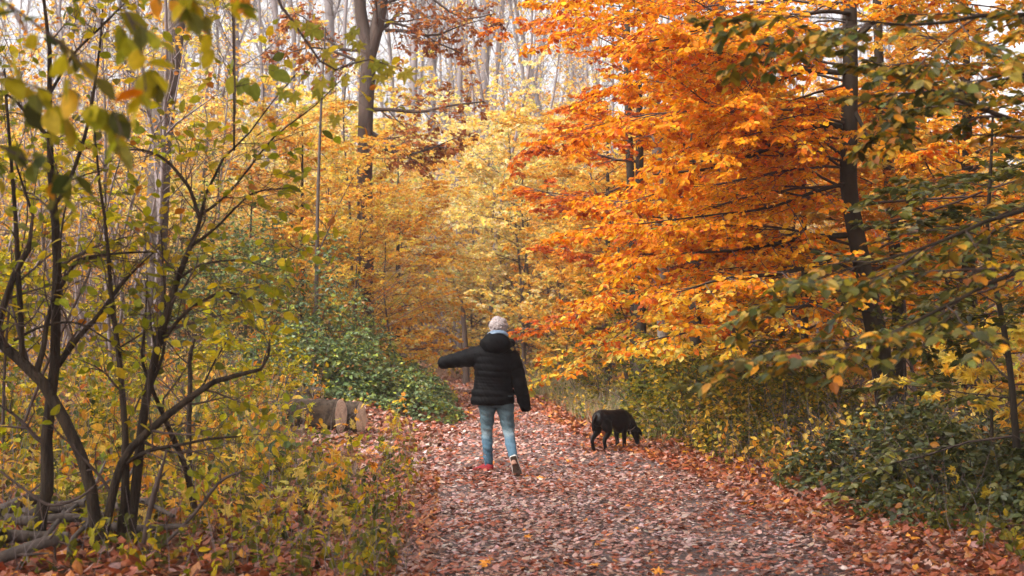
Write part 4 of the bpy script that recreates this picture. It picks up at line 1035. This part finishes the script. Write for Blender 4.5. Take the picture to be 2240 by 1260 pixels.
# ------------------------------------------------------------------ cut logs
M_LOGBARK = bark_material('log_bark', (.12, .085, .06), (.03, .02, .015), 16, 1.0, 1.0)
def wood_end_material():
    m, nt, N, L, out = new_mat('sawn_wood')
    tc = N.new('ShaderNodeTexCoord')
    w = N.new('ShaderNodeTexWave'); w.wave_type = 'RINGS'; w.rings_direction = 'X'; w.inputs['Scale'].default_value = 9; w.inputs['Distortion'].default_value = 2
    n1 = N.new('ShaderNodeTexNoise'); n1.inputs['Scale'].default_value = 9
    L.new(tc.outputs['Object'], w.inputs['Vector']); L.new(tc.outputs['Object'], n1.inputs['Vector'])
    r = N.new('ShaderNodeValToRGB'); e = r.color_ramp.elements
    e[0].color = (.70, .59, .48, 1); e[1].color = (.85, .78, .68, 1)
    L.new(w.outputs['Fac'], r.inputs[0])
    mx = N.new('ShaderNodeMix'); mx.data_type = 'RGBA'; mx.inputs[7].default_value = (.42, .33, .28, 1)
    mr = N.new('ShaderNodeMapRange'); mr.inputs[1].default_value = .5; mr.inputs[2].default_value = .75; L.new(n1.outputs['Fac'], mr.inputs[0])
    L.new(mr.outputs[0], mx.inputs[0]); L.new(r.outputs[0], mx.inputs[6])
    p = N.new('ShaderNodeBsdfPrincipled'); p.inputs['Roughness'].default_value = .8
    L.new(mx.outputs[2], p.inputs['Base Color']); L.new(p.outputs[0], out.inputs['Surface'])
    return m
M_SAWN = wood_end_material()
def cut_log(label, end, ang, length, r, seed, tilt=0.0):
    """a log lying on the ground: bark and two sawn faces; the sawn end at END points along +x turned by ANG"""
    root = link('cut_log', None); root.location = end; root.rotation_euler = (0, tilt, ang); tag(root, label, 'log')
    S, M = 28, 14
    a = np.arange(S) * 2 * math.pi / S
    x = -np.linspace(0, length, M)
    rr = r * (1 + .05 * np.sin(3 * a + seed)[None] + .03 * np.sin(5 * a + 2 * seed)[None] + .025 * rng.normal(size=(M, S)))
    rr[0] = r * (1 + .05 * np.sin(3 * a + seed)); rr[-1] = rr[0]
    Vv = np.stack([np.repeat(x[:, None], S, 1), rr * np.cos(a)[None], rr * np.sin(a)[None]], -1).reshape(-1, 3)
    i = np.arange(M - 1)[:, None] * S; k = np.arange(S)[None]; k2 = (k + 1) % S
    F = np.stack([i + k, i + S + k, i + S + k2, i + k2], -1).reshape(-1, 4)
    link('bark', mk_mesh('bark', [(Vv, F, 0, None)], [M_LOGBARK], True), root)
    for xe, sgn in ((.004, 1), (-length - .004, -1)):
        ring = np.stack([np.full(S, xe), rr[0] * .93 * np.cos(a), rr[0] * .93 * np.sin(a)], -1)
        outer = np.stack([np.full(S, xe - .004 * sgn), rr[0] * np.cos(a), rr[0] * np.sin(a)], -1)
        Vv = np.vstack([[[xe + .012 * sgn, 0, 0]], ring, outer]); n = np.arange(S)
        F1 = np.stack([np.zeros(S, int), 1 + n, 1 + (n + 1) % S], 1); F2 = np.stack([1 + n, 1 + S + n, 1 + S + (n + 1) % S], 1); F3 = np.stack([1 + n, 1 + S + (n + 1) % S, 1 + (n + 1) % S], 1)
        Fs = np.vstack([F1, F2, F3]); Fs = Fs if sgn > 0 else Fs[:, ::-1]
        link('sawn_face', mk_mesh('sawn_face', [(Vv, Fs, 0, None)], [M_SAWN]), root)
    return root
e1 = gp(746, 946, 20.0); e2 = gp(790, 948, 20.0)
for e, lab, L_, r_, sd_ in ((e1, 'cut log with pale sawn face, the left one of the pair by the clearing', .95, .225, 1.0), (e2, 'short cut log with pale sawn face nearest the path', .7, .21, 2.4)):
    z = float(base_z(e[0], e[1])) + r_ * .92
    cut_log(lab, (e[0], e[1], z), math.radians(-13), L_, r_, sd_)
e3 = at(705, 900, 22.4)
cut_log('long thin log lying behind the yellow saplings left of the cut pair', (e3[0], e3[1], float(base_z(e3[0], e3[1])) + .13), math.radians(-6), 2.2, .10, .5)

# brush pile of dead branches at the lower left
PILE = [(5, 1120, 190, 1135, 30, 'thick dead branch on top of the brush pile at the left edge'), (0, 1150, 110, 1120, 24, 'dead branch end-on at the left edge of the brush pile'),
        (10, 1165, 260, 1150, 18, 'straight dead branch in the middle of the brush pile'), (90, 1130, 345, 1118, 20, 'long grey dead branch behind the arched stem'),
        (0, 1195, 150, 1180, 26, 'mossy dead branch at the bottom of the brush pile'), (120, 1190, 330, 1165, 14, 'dead branch running right from the brush pile'),
        (60, 1215, 240, 1110, 9, 'thin dead stick leaning across the brush pile'), (150, 1225, 300, 1080, 9, 'thin dead stick leaning up between the stems'),
        (-20, 1235, 120, 1225, 20, 'dead branch in the bottom left corner'), (180, 1160, 400, 1175, 16, 'grey dead branch under the straight yellowish stem'),
        (130, 1140, 230, 1080, 8, 'short pale stick poking from the brush pile'), (250, 1130, 380, 1150, 12, 'short dead branch beside the clump of stems')]
for a0, b0, a1, b1, w, lab in PILE:
    x0, y0 = gp(a0, b0 + 20, 11); x1, y1 = gp(a1, b1 + 20, 11)
    r_ = w * 11 / FPX / 2
    z0 = float(base_z(x0, y0)) + r_ + .02 + .1 * rng.random(); z1 = float(base_z(x1, y1)) + r_ + .02 + .1 * rng.random()
    if w < 10: z1 += .22
    p0 = np.array([x0, y0, z0]); p1 = np.array([x1, y1, z1]); mid = (p0 + p1) / 2 + rng.normal(size=3) * .05
    pl = smooth_poly([(*p0, r_), (*(p0 * .7 + mid * .3 + rng.normal(size=3) * .02), r_), (*mid, r_ * .9), (*p1, r_ * .55)], 14)
    Q = as_level([pl]); s2 = spawn(Q, 4, .3, .95, (30, 60), None, flat=.5, M=5, abslen=(.15, .4), rfac=.4)
    finish_plant('dead_branch', pl[0, :3], lab, 'branch', [s2], None, None, trunk=pl, trunk_mat=M_GREYBARK)
x0, y0 = gp(2130, 985, 15); pl = smooth_poly([(x0, y0, .3, .02), (x0 - .5, y0, .55, .035), (x0 - .75, y0, .72, .04)], 8)
finish_plant('dead_branch', pl[0, :3], 'broken dead limb poking up right of the leaning beech foot', 'branch', [], None, None, trunk=pl, trunk_mat=M_DARKBARK)
# ------------------------------------------------------------------ the walker and the dog
def loft(rows, S=20, ref=(0, 1, 0), n=None):
    """rows (x,y,z,ra,rb): closed tube; ra across (perpendicular to REF and the axis), rb along REF side"""
    rows = np.asarray(rows, float)
    if n:
        u = np.linspace(0, len(rows) - 1, n); p = np.vstack([2 * rows[0] - rows[1], rows, 2 * rows[-1] - rows[-2]])
        o = []
        for t in u:
            i = min(int(t), len(rows) - 2); s = t - i; a, b, c, d = p[i:i + 4]
            o.append(.5 * (2 * b + (c - a) * s + (2 * a - 5 * b + 4 * c - d) * s * s + (3 * b - a - 3 * c + d) * s ** 3))
        rows = np.array(o)
    P = rows[:, :3]; T = nrmz(np.gradient(P, axis=0)); ref = np.array(ref, float)
    U = nrmz(np.cross(ref[None], T)); W = np.cross(T, U)
    a = np.arange(S) * 2 * math.pi / S
    Vv = (P[:, None] + rows[:, 3, None, None] * np.cos(a)[None, :, None] * U[:, None] + rows[:, 4, None, None] * np.sin(a)[None, :, None] * W[:, None]).reshape(-1, 3)
    M = len(P); i = np.arange(M - 1)[:, None] * S; k = np.arange(S)[None]; k2 = (k + 1) % S
    F = np.stack([i + k, i + k2, i + S + k2, i + S + k], -1).reshape(-1, 4).tolist()
    F.append(list(range(S))[::-1]); F.append([(M - 1) * S + j for j in range(S)])
    return Vv, F

def ball(c, r, S=16):
    c = np.array(c, float); r = np.array(r, float) if np.ndim(r) else np.full(3, float(r))
    rows = []
    for t in np.linspace(-.97, .97, 9): rows.append((c[0], c[1], c[2] + t * r[2], r[0] * math.sqrt(1 - t * t), r[1] * math.sqrt(1 - t * t)))
    return loft(rows, S)

def fuse(name, parts, voxel, mat, parent, smooth=6, disp=None, fac=.5):
    """union of closed tubes as ONE continuous skin"""
    Vs, Fs, o = [], [], 0
    for v, f in parts:
        Vs.append(v); Fs += [[j + o for j in q] for q in f]; o += len(v)
    me = bpy.data.meshes.new(name); me.from_pydata(np.vstack(Vs).tolist(), [], Fs); me.update()
    bm = bmesh.new(); bm.from_mesh(me); bmesh.ops.recalc_face_normals(bm, faces=bm.faces); bm.to_mesh(me); bm.free()
    tmp = bpy.data.objects.new(name + '_tmp', me); col.objects.link(tmp)
    m = tmp.modifiers.new('remesh', 'REMESH'); m.mode = 'VOXEL'; m.voxel_size = voxel
    m = tmp.modifiers.new('smooth', 'SMOOTH'); m.factor = fac; m.iterations = smooth
    dg = bpy.context.evaluated_depsgraph_get()
    out = bpy.data.meshes.new_from_object(tmp.evaluated_get(dg))
    bpy.data.objects.remove(tmp); bpy.data.meshes.remove(me)
    if disp is not None:
        n = len(out.vertices); co = np.empty(n * 3, np.float32); out.vertices.foreach_get('co', co); co = co.reshape(-1, 3)
        no = np.empty(n * 3, np.float32); out.vertices.foreach_get('normal', no); no = no.reshape(-1, 3)
        co = co + no * disp(co)[:, None]; out.vertices.foreach_set('co', co.astype(np.float32).ravel()); out.update()
    out.materials.clear(); out.materials.append(mat)
    out.polygons.foreach_set('use_smooth', np.ones(len(out.polygons), bool))
    out.name = name
    return link(name, out, parent)

M_SKIN = plain_material('skin', (.52, .30, .22), (.47, .26, .19), rough=.55, scale=25)
M_JACKET = plain_material('quilted_nylon', (.004, .0036, .0045), (.0025, .0024, .003), rough=.62, scale=60, bump=.25, spec=.07)
M_LINING = plain_material('hood_lining', (.16, .22, .30), (.11, .16, .23), rough=.5, scale=40)
M_HAIR = plain_material('white_hair', (.40, .34, .335), (.22, .18, .178), rough=.7, scale=75, bump=.6)
M_RED = plain_material('red_canvas', (.27, .018, .026), (.2, .012, .018), rough=.8, scale=80)
M_RUBBER = plain_material('white_rubber', (.68, .64, .60), (.55, .5, .46), rough=.6, scale=50)
M_SOLE = plain_material('worn_sole', (.11, .075, .055), (.06, .04, .032), rough=.85, scale=45, bump=.5)
M_FUR = plain_material('black_fur', (.008, .0065, .007), (.004, .0034, .004), rough=.45, scale=90, bump=.3, spec=.14)
M_COLLAR = plain_material('grey_collar', (.32, .28, .25), (.2, .18, .16), rough=.6)
M_METAL = plain_material('tag_metal', (.6, .58, .55), rough=.3, spec=.8)

def denim_material():
    m, nt, N, L, out = new_mat('faded_denim')
    tc = N.new('ShaderNodeTexCoord')
    n1 = N.new('ShaderNodeTexNoise'); n1.inputs['Scale'].default_value = 90; n1.inputs['Detail'].default_value = 6
    n2 = N.new('ShaderNodeTexNoise'); n2.inputs['Scale'].default_value = 7; n2.inputs['Detail'].default_value = 4
    L.new(tc.outputs['Object'], n1.inputs['Vector']); L.new(tc.outputs['Object'], n2.inputs['Vector'])
    sx = N.new('ShaderNodeSeparateXYZ'); L.new(tc.outputs['Object'], sx.inputs[0])
    # wash: denim is faded pale about the knee and darker towards seat and hem
    r = N.new('ShaderNodeValToRGB'); e = r.color_ramp.elements
    e[0].position = .05; e[0].color = (.05, .105, .155, 1); e[1].position = .95; e[1].color = (.06, .085, .10, 1)
    for p_, c_ in ((.30, (.068, .135, .195, 1)), (.44, (.088, .16, .22, 1)), (.52, (.19, .25, .285, 1)), (.60, (.075, .12, .145, 1))): x = e.new(p_); x.color = c_
    ad = N.new('ShaderNodeMath'); ad.operation = 'MULTIPLY_ADD'; ad.inputs[1].default_value = .12; L.new(n2.outputs['Fac'], ad.inputs[0]); L.new(sx.outputs['Z'], ad.inputs[2])
    mr = N.new('ShaderNodeMapRange'); mr.inputs[1].default_value = .06; mr.inputs[2].default_value = .92; L.new(ad.outputs[0], mr.inputs[0]); L.new(mr.outputs[0], r.inputs[0])
    mx = N.new('ShaderNodeMix'); mx.data_type = 'RGBA'; mx.blend_type = 'MULTIPLY'; mx.inputs[0].default_value = 1
    m2 = N.new('ShaderNodeMapRange'); m2.inputs[1].default_value = .3; m2.inputs[2].default_value = .7; m2.inputs[3].default_value = .75; m2.inputs[4].default_value = 1.2; L.new(n1.outputs['Fac'], m2.inputs[0])
    L.new(r.outputs[0], mx.inputs[6]); L.new(m2.outputs[0], mx.inputs[7])
    p = N.new('ShaderNodeBsdfPrincipled'); p.inputs['Roughness'].default_value = .85; p.inputs['Specular IOR Level'].default_value = .2
    L.new(mx.outputs[2], p.inputs['Base Color'])
    b = N.new('ShaderNodeBump'); b.inputs['Strength'].default_value = .5; b.inputs['Distance'].default_value = .02; L.new(n2.outputs['Fac'], b.inputs['Height']); L.new(b.outputs[0], p.inputs['Normal'])
    L.new(p.outputs[0], out.inputs['Surface'])
    return m
M_DENIM = denim_material()

def person():
    Yp = 15.4
    q = at(930 + 505 / 3.15, 670 + 1165 / 3.15, Yp)
    px_, py_ = q[0], Yp
    gz = float(base_z(px_, py_))
    root = link('person', None); root.location = (px_, py_, gz - .008)
    tag(root, 'person in black quilted jacket, blue jeans and red shoes walking away, one arm held out', 'person')
    # body: facing +y (away from the lens), x to the right of the picture
    head = [loft([(0, .02, 1.46, .058, .062), (0, .02, 1.50, .068, .08), (0, .015, 1.545, .076, .095), (0, .01, 1.60, .078, .10), (0, .0, 1.645, .068, .085), (0, 0, 1.672, .035, .045)], 20, n=16),
            loft([(-.01, -.01, 1.34, .075, .07), (-.005, .0, 1.42, .058, .06), (0, .01, 1.50, .055, .058)], 16, n=8),
            loft([(0, .10, 1.575, .012, .012), (0, .122, 1.55, .016, .014), (0, .108, 1.537, .012, .01)], 10, ref=(1, 0, 0)),       # nose
            loft([(0, .085, 1.50, .03, .02), (0, .098, 1.49, .022, .016), (0, .085, 1.478, .02, .015)], 10),                            # chin
            loft([(-.025, .1, 1.517, .006, .006), (0, .106, 1.518, .009, .007), (.025, .1, 1.517, .006, .006)], 8, ref=(0, 0, 1))]      # lips
    for s in (-1, 1):
        head += [ball((s * .081, .01, 1.565), (.012, .022, .034)), ball((s * .03, .092, 1.585), (.013, .01, .011))]
    torso = [loft([(-.06, 0, .80, .14, .10), (-.06, 0, .95, .15, .10), (-.05, 0, 1.10, .14, .10), (-.04, 0, 1.25, .165, .10), (-.02, 0, 1.345, .12, .08), (-.01, 0, 1.38, .06, .06)], 24, n=20)]
    LS, LE, LW = (-.19, 0, 1.31), (-.40, .10, 1.245), (-.60, .20, 1.20)
    RS, RE, RW = (.14, 0, 1.27), (.225, -.02, .98), (.265, .05, .74)
    arms = [loft([(*LS, .055, .055), (*LE, .042, .042), (*LW, .028, .028)], 14, ref=(0, 0, 1), n=14), loft([(*RS, .055, .055), (*RE, .042, .042), (*RW, .028, .028)], 14, n=14)]
    def hand(w, d, side, thumbdir):
        d = nrmz(np.array(d, float)); side = np.array(side, float); side = nrmz(side - side.dot(d) * d); nn = np.cross(d, side); w = np.array(w, float); o = []
        P = w + d * .045
        o.append(loft([(*w, .026, .02), (*(w + d * .04), .038, .016), (*(w + d * .085), .040, .014), (*(w + d * .095), .036, .012)], 14, ref=tuple(nn)))
        for k, (off, ln) in enumerate(((-.028, .062), (-.009, .074), (.010, .070), (.028, .055))):
            b = w + d * .085 + side * off
            o.append(loft([(*b, .0095, .0095), (*(b + d * ln * .45 + nn * .008), .009, .009), (*(b + d * ln * .75 + nn * .024), .0085, .0085), (*(b + d * ln * .9 + nn * .040), .007, .007)], 8, ref=tuple(side), n=8))
        b = w + d * .03 - side * .03
        o.append(loft([(*b, .013, .013), (*(b + d * .03 - side * .024 + nn * .01), .011, .011), (*(b + d * .055 - side * .03 + nn * .022), .008, .008)], 8, ref=tuple(nn), n=8))
        return o
    hands = hand(LW, (-.5, .85, -.25), (0, .2, 1), 1) + hand((.28, .045, .80), (.07, .25, -1), (0, 1, 0), 1)
    legs = [loft([(-.12, 0, .84, .09, .10), (-.125, 0, .66, .075, .08), (-.125, 0, .44, .05, .055), (-.115, -.02, .28, .05, .055), (-.102, 0, .09, .034, .04), (-.11, .02, .03, .036, .06)], 16, n=20),
            loft([(.06, 0, .84, .09, .10), (.085, -.02, .66, .075, .08), (.11, -.06, .45, .05, .055), (.135, -.18, .31, .05, .055), (.157, -.30, .20, .033, .038), (.17, -.32, .13, .034, .04)], 16, n=20)]
    fuse('body', head + torso + arms + hands + legs, .007, M_SKIN, root, smooth=2)
    # jacket: baffles between seams
    seams = np.array([.742, .835, .905, .94, .972, 1.005, 1.04, 1.105, 1.18, 1.255, 1.33])
    def puff(z, amp):
        out = np.zeros_like(z)
        for a, b in zip(seams[:-1], seams[1:]):
            m = (z >= a) & (z < b); out[m] = np.sqrt(np.clip(np.sin(np.pi * (z[m] - a) / (b - a)), 0, 1)) * amp * min(1, (b - a) / .06)
        return out
    zc = [.742, .755, .80, .86, .92, 1.0, 1.08, 1.18, 1.26, 1.32, 1.36, 1.39]
    xc = [-.06, -.06, -.062, -.062, -.058, -.053, -.048, -.042, -.036, -.028, -.022, -.018]
    rx = [.205, .222, .228, .222, .208, .200, .203, .213, .218, .205, .165, .10]
    ry = [.135, .150, .155, .15, .145, .145, .15, .155, .15, .135, .115, .085]
    Zs = np.linspace(.742, 1.39, 74); pf = puff(Zs, .013)
    rows = np.stack([np.interp(Zs, zc, xc), np.full(74, .0), Zs + .03 * 0, np.interp(Zs, zc, rx) + pf, np.interp(Zs, zc, ry) + pf], -1)
    body = [loft(rows, 40)]
    def sleeve(ctrl, nb, S=22, ref=(0, 1, 0)):
        r = np.asarray(ctrl, float); n = 60
        d = np.concatenate([[0], np.cumsum(np.linalg.norm(np.diff(r[:, :3], axis=0), axis=1))]); u = np.linspace(0, d[-1], n)
        o = np.stack([np.interp(u, d, r[:, k]) for k in range(5)], -1)
        for _ in range(3): o[1:-1] = (o[:-2] + 2 * o[1:-1] + o[2:]) / 4
        b = np.sqrt(np.abs(np.sin(np.pi * nb * np.linspace(0, 1, n)))) * .011
        o[:, 3] += b; o[:, 4] += b
        return loft(o, S, ref)
    body.append(sleeve([(-.13, .0, 1.275, .115, .115), (-.22, .03, 1.268, .105, .105), (-.40, .11, 1.235, .078, .082), (-.55, .175, 1.205, .062, .066), (-.645, .22, 1.186, .050, .053)], 6, ref=(0, 0, 1)))
    body.append(sleeve([(.10, .0, 1.285, .10, .11), (.155, .0, 1.20, .095, .10), (.205, -.01, 1.06, .075, .08), (.235, -.015, .95, .07, .075), (.27, .02, .80, .062, .066), (.295, .05, .715, .05, .055), (.303, .06, .675, .046, .05)], 7))
    body.append(loft([(-.02, .0, 1.34, .13, .10), (-.012, .01, 1.40, .095, .085), (-.005, .015, 1.45, .085, .085), (-.002, .02, 1.49, .086, .09)], 24, n=12))
    def jd(co):
        c = co.astype(float)
        return .004 * fnoise(c, 14, 1.0) + .003 * fnoise(c, 31, 2.0)
    jk = fuse('jacket', body, .007, M_JACKET, root, smooth=2, disp=jd, fac=.4)
    # hood lying on the shoulders
    hood = [loft([(-.02, -.10, 1.325, .10, .05), (-.02, -.12, 1.36, .155, .075), (-.018, -.115, 1.41, .172, .085), (-.012, -.095, 1.46, .145, .075), (-.005, -.07, 1.50, .105, .05), (0, -.055, 1.525, .075, .03)], 30, n=24),
            loft([(-.17, -.06, 1.40, .035, .035), (-.155, .03, 1.42, .04, .04), (-.09, .10, 1.40, .04, .04), (0, .12, 1.38, .04, .04), (.09, .10, 1.40, .04, .04), (.14, .03, 1.42, .04, .04), (.14, -.06, 1.40, .035, .035)], 14, ref=(0, 0, 1), n=30)]
    hd = fuse('hood', hood, .007, M_JACKET, jk, smooth=4, disp=lambda co: .007 * fnoise(co.astype(float), 16, 5.0) + .004 * fnoise(co.astype(float), 34, 6))
    lin = loft([(-.135, -.075, 1.475, .012, .035), (-.09, -.10, 1.512, .014, .042), (-.01, -.108, 1.535, .014, .045), (.06, -.10, 1.525, .014, .042), (.105, -.08, 1.49, .012, .035)], 12, ref=(0, 1, .5), n=24)
    fuse('hood_lining', [lin], .006, M_LINING, hd, smooth=3)
    # jeans
    jl = [loft([(-.115, 0, .87, .105, .12), (-.12, 0, .74, .098, .105), (-.122, .0, .62, .080, .088), (-.125, .0, .45, .061, .068), (-.118, -.02, .30, .056, .063), (-.106, -.005, .14, .046, .052), (-.102, .0, .075, .045, .052)], 22, n=34),
          loft([(.055, 0, .87, .105, .12), (.068, -.01, .74, .097, .105), (.085, -.025, .62, .082, .09), (.112, -.06, .46, .063, .07), (.132, -.165, .33, .056, .062), (.153, -.275, .225, .047, .052), (.163, -.31, .185, .045, .05)], 22, n=34),
          loft([(-.04, 0, .72, .10, .10), (-.04, 0, .80, .17, .13), (-.045, 0, .88, .165, .125)], 26, n=10)]
    def dd(co):
        c = co.astype(float); return .006 * fnoise(c * np.array([1, 1, 2.2]), 12, 4.0) + .004 * fnoise(c * np.array([1, 1, 2]), 26, 8)
    fuse('jeans', jl, .007, M_DENIM, root, smooth=3, disp=dd)
    # hair: close white curls
    hair = [ball((0, -.012, 1.598), (.100, .105, .092)), ball((0, -.055, 1.565), (.082, .055, .06)), ball((-.01, -.02, 1.652), (.065, .07, .05)), ball((.03, -.03, 1.64), (.06, .06, .045))]
    for _ in range(150):
        d = nrmz(rng.normal(size=3)); 
        if d[1] > .55 and d[2] < .5: continue
        if d[2] < -.7: continue
        p = np.array([0, -.012, 1.595]) + d * np.array([.096, .10, .092]); hair.append(ball(p, rng.uniform(.007, .013), 8))
    for _ in range(14):
        d = nrmz(rng.normal(size=3))
        if d[2] < -.3 or d[1] > .5: continue
        hair.append(ball(np.array([0, -.012, 1.59]) + d * np.array([.078, .082, .072]), rng.uniform(.028, .042), 10))
    fuse('hair', hair, .006, M_HAIR, root, smooth=2, disp=lambda co: .003 * fnoise(co.astype(float), 60, 3.0) + .003 * fnoise(co.astype(float), 120, 1.0))
    # shoes
    def shoe(label, mtx):
        def tf(vf): v, f = vf; return (np.c_[v, np.ones(len(v))] @ np.array(mtx).T)[:, :3], f
        # local: heel at origin, toe along +y, z up
        up_ = [loft([(0, -.02, .05, .030, .030), (0, .0, .055, .040, .045), (0, .06, .06, .042, .048), (0, .12, .048, .045, .036), (0, .18, .038, .046, .026), (0, .225, .032, .034, .018), (0, .24, .03, .012, .01)], 18, ref=(0, 0, 1), n=22),
               loft([(0, .01, .05, .040, .045), (0, .01, .09, .040, .046), (0, .005, .105, .036, .042)], 16, n=6)]
        o = fuse('shoe', [tf(p) for p in up_], .005, M_RED, root, smooth=2); o['label'] = label
        rim = loft([(0, -.03, .018, .026, .016), (0, -.015, .018, .040, .018), (0, .06, .018, .044, .018), (0, .13, .018, .049, .018), (0, .19, .018, .048, .018), (0, .235, .02, .032, .017), (0, .25, .02, .01, .012)], 20, ref=(0, 0, 1), n=26)
        fuse('rubber_rim', [tf(rim)], .004, M_RUBBER, o, smooth=2)
        so = loft([(0, -.026, 0, .022, .007), (0, -.01, 0, .036, .007), (0, .05, 0, .034, .007), (0, .13, 0, .046, .007), (0, .19, 0, .045, .007), (0, .23, .002, .03, .007), (0, .245, .004, .008, .005)], 16, ref=(0, 0, 1), n=26)
        fuse('sole', [tf(so)], .004, M_SOLE, o, smooth=1)
    shoe('red canvas shoe planted flat', Matrix.Translation((-.085, -.03, .006)) @ Matrix.Rotation(math.radians(52), 4, 'Z'))
    # trailing foot: heel lifted, sole turned towards the lens, toe on the ground
    shoe('red canvas shoe with its dark worn sole showing', Matrix.Translation((.163, -.345, .195)) @ Matrix.Rotation(math.radians(-15), 4, 'Y') @ Matrix.Rotation(math.radians(-74), 4, 'X'))
person()

def dog():
    Yd = 18.3
    q = at(1338, 980, Yd); x, y = q[0], q[1]; gz = float(base_z(x, y))
    root = link('dog', None); root.location = (x, y, gz); root.rotation_euler = (0, 0, math.radians(46)); root.scale = (.88, .86, .92)
    tag(root, 'black dog with thin collar sniffing leaves at the right path edge', 'dog')
    B = [loft([(-.36, 0, .465, .04, .04), (-.34, 0, .46, .085, .085), (-.28, 0, .45, .118, .115), (-.18, 0, .455, .118, .112), (-.05, 0, .445, .110, .112), (.08, 0, .42, .120, .142), (.2, 0, .395, .128, .172), (.28, 0, .40, .118, .15), (.35, 0, .40, .08, .10), (.38, 0, .40, .04, .05)], 24, ref=(0, 0, 1), n=34),
         loft([(.18, 0, .46, .09, .10), (.32, 0, .435, .085, .11), (.42, 0, .36, .074, .092), (.50, 0, .275, .062, .072), (.54, 0, .235, .055, .06)], 18, ref=(0, 1, 0), n=18),
         loft([(.475, 0, .30, .045, .05), (.515, 0, .262, .07, .07), (.545, 0, .215, .068, .068), (.565, 0, .165, .052, .05), (.582, 0, .115, .040, .040), (.598, 0, .07, .036, .034), (.606, 0, .048, .022, .022)], 16, ref=(0, 1, 0), n=20),
         loft([(.54, 0, .15, .028, .02), (.555, 0, .105, .024, .018), (.575, 0, .062, .018, .014)], 10, ref=(0, 1, 0), n=10)]
    for s in (-1, 1):
        B.append(loft([(.485, s * .055, .29, .022, .014), (.50, s * .085, .275, .034, .012), (.525, s * .108, .235, .036, .010), (.545, s * .118, .195, .026, .009), (.555, s * .12, .172, .010, .006)], 12, ref=(0, 1, 0), n=14))
        hx = -.03 if s > 0 else .035                          # stride: far hind leg trails
        B.append(loft([(-.25, s * .065, .44, .085, .065), (-.22 + hx * .4, s * .08, .35, .098, .062), (-.19 + hx * .7, s * .088, .275, .066, .045), (-.24 + hx, s * .09, .215, .042, .032), (-.30 + hx, s * .09, .155, .034, .029), (-.29 + hx, s * .09, .09, .027, .025), (-.275 + hx, s * .09, .035, .029, .028), (-.245 + hx, s * .09, .018, .022, .026), (-.215 + hx, s * .09, .014, .012, .018)], 14, ref=(0, 1, 0), n=34))
        fx = .02 if s > 0 else -.035
        B.append(loft([(.20, s * .075, .42, .06, .045), (.215, s * .09, .34, .062, .045), (.20 + fx * .4, s * .092, .255, .044, .036), (.205 + fx * .7, s * .092, .19, .037, .033), (.215 + fx, s * .092, .12, .030, .028), (.215 + fx, s * .092, .05, .026, .026), (.23 + fx, s * .092, .02, .023, .026), (.265 + fx, s * .092, .015, .013, .018)], 14, ref=(0, 1, 0), n=30))
    B.append(loft([(-.32, 0, .49, .034, .034), (-.385, 0, .455, .028, .028), (-.41, .005, .38, .022, .022), (-.40, .01, .30, .016, .016), (-.38, .01, .24, .008, .008)], 12, ref=(0, 1, 0), n=18))
    fuse('body', B, .007, M_FUR, root, smooth=3, disp=lambda co: .0015 * fnoise(co.astype(float), 40, 2.0))
    # collar round the neck with a small tag
    c = np.array([.455, 0, .318]); ax = nrmz(np.array([.08, 0, -.07])); u = np.array([0, 1., 0]); w = np.cross(ax, u)
    a = np.linspace(0, 2 * math.pi, 29)
    P = c + .074 * np.cos(a)[:, None] * u + .086 * np.sin(a)[:, None] * w
    v, f = tubes(P[None], np.full((1, 29), .008), 6); link('collar', mk_mesh('collar', [(v, f, 0, None)], [M_COLLAR], True), root)
    fuse('tag', [ball((.43, 0, .222), (.012, .012, .016), 10)], .004, M_METAL, root, smooth=1)
dog()

# ------------------------------------------------------------------ autumn mist between the trees
def haze():
    me = bpy.data.meshes.new('haze')
    x0, x1, y0, y1, z0, z1 = -520., 520., -80., 730., -1.4, 72.
    vs = [(x, y, z) for z in (z0, z1) for y in (y0, y1) for x in (x0, x1)]
    me.from_pydata(vs, [], [(0, 2, 3, 1), (4, 5, 7, 6), (0, 1, 5, 4), (2, 6, 7, 3), (0, 4, 6, 2), (1, 3, 7, 5)]); me.update()
    m, nt, N, L, out = new_mat('mist')
    p = N.new('ShaderNodeVolumePrincipled'); p.inputs['Color'].default_value = (.93, .90, .93, 1)
    p.inputs['Density'].default_value = HAZE_DENSITY; p.inputs['Anisotropy'].default_value = .2
    L.new(p.outputs[0], out.inputs['Volume']); me.materials.append(m)
    o = link('haze', me); tag(o, 'thin pale autumn mist between the trees', 'haze', kind='stuff')
HAZE_DENSITY = .0009
haze()
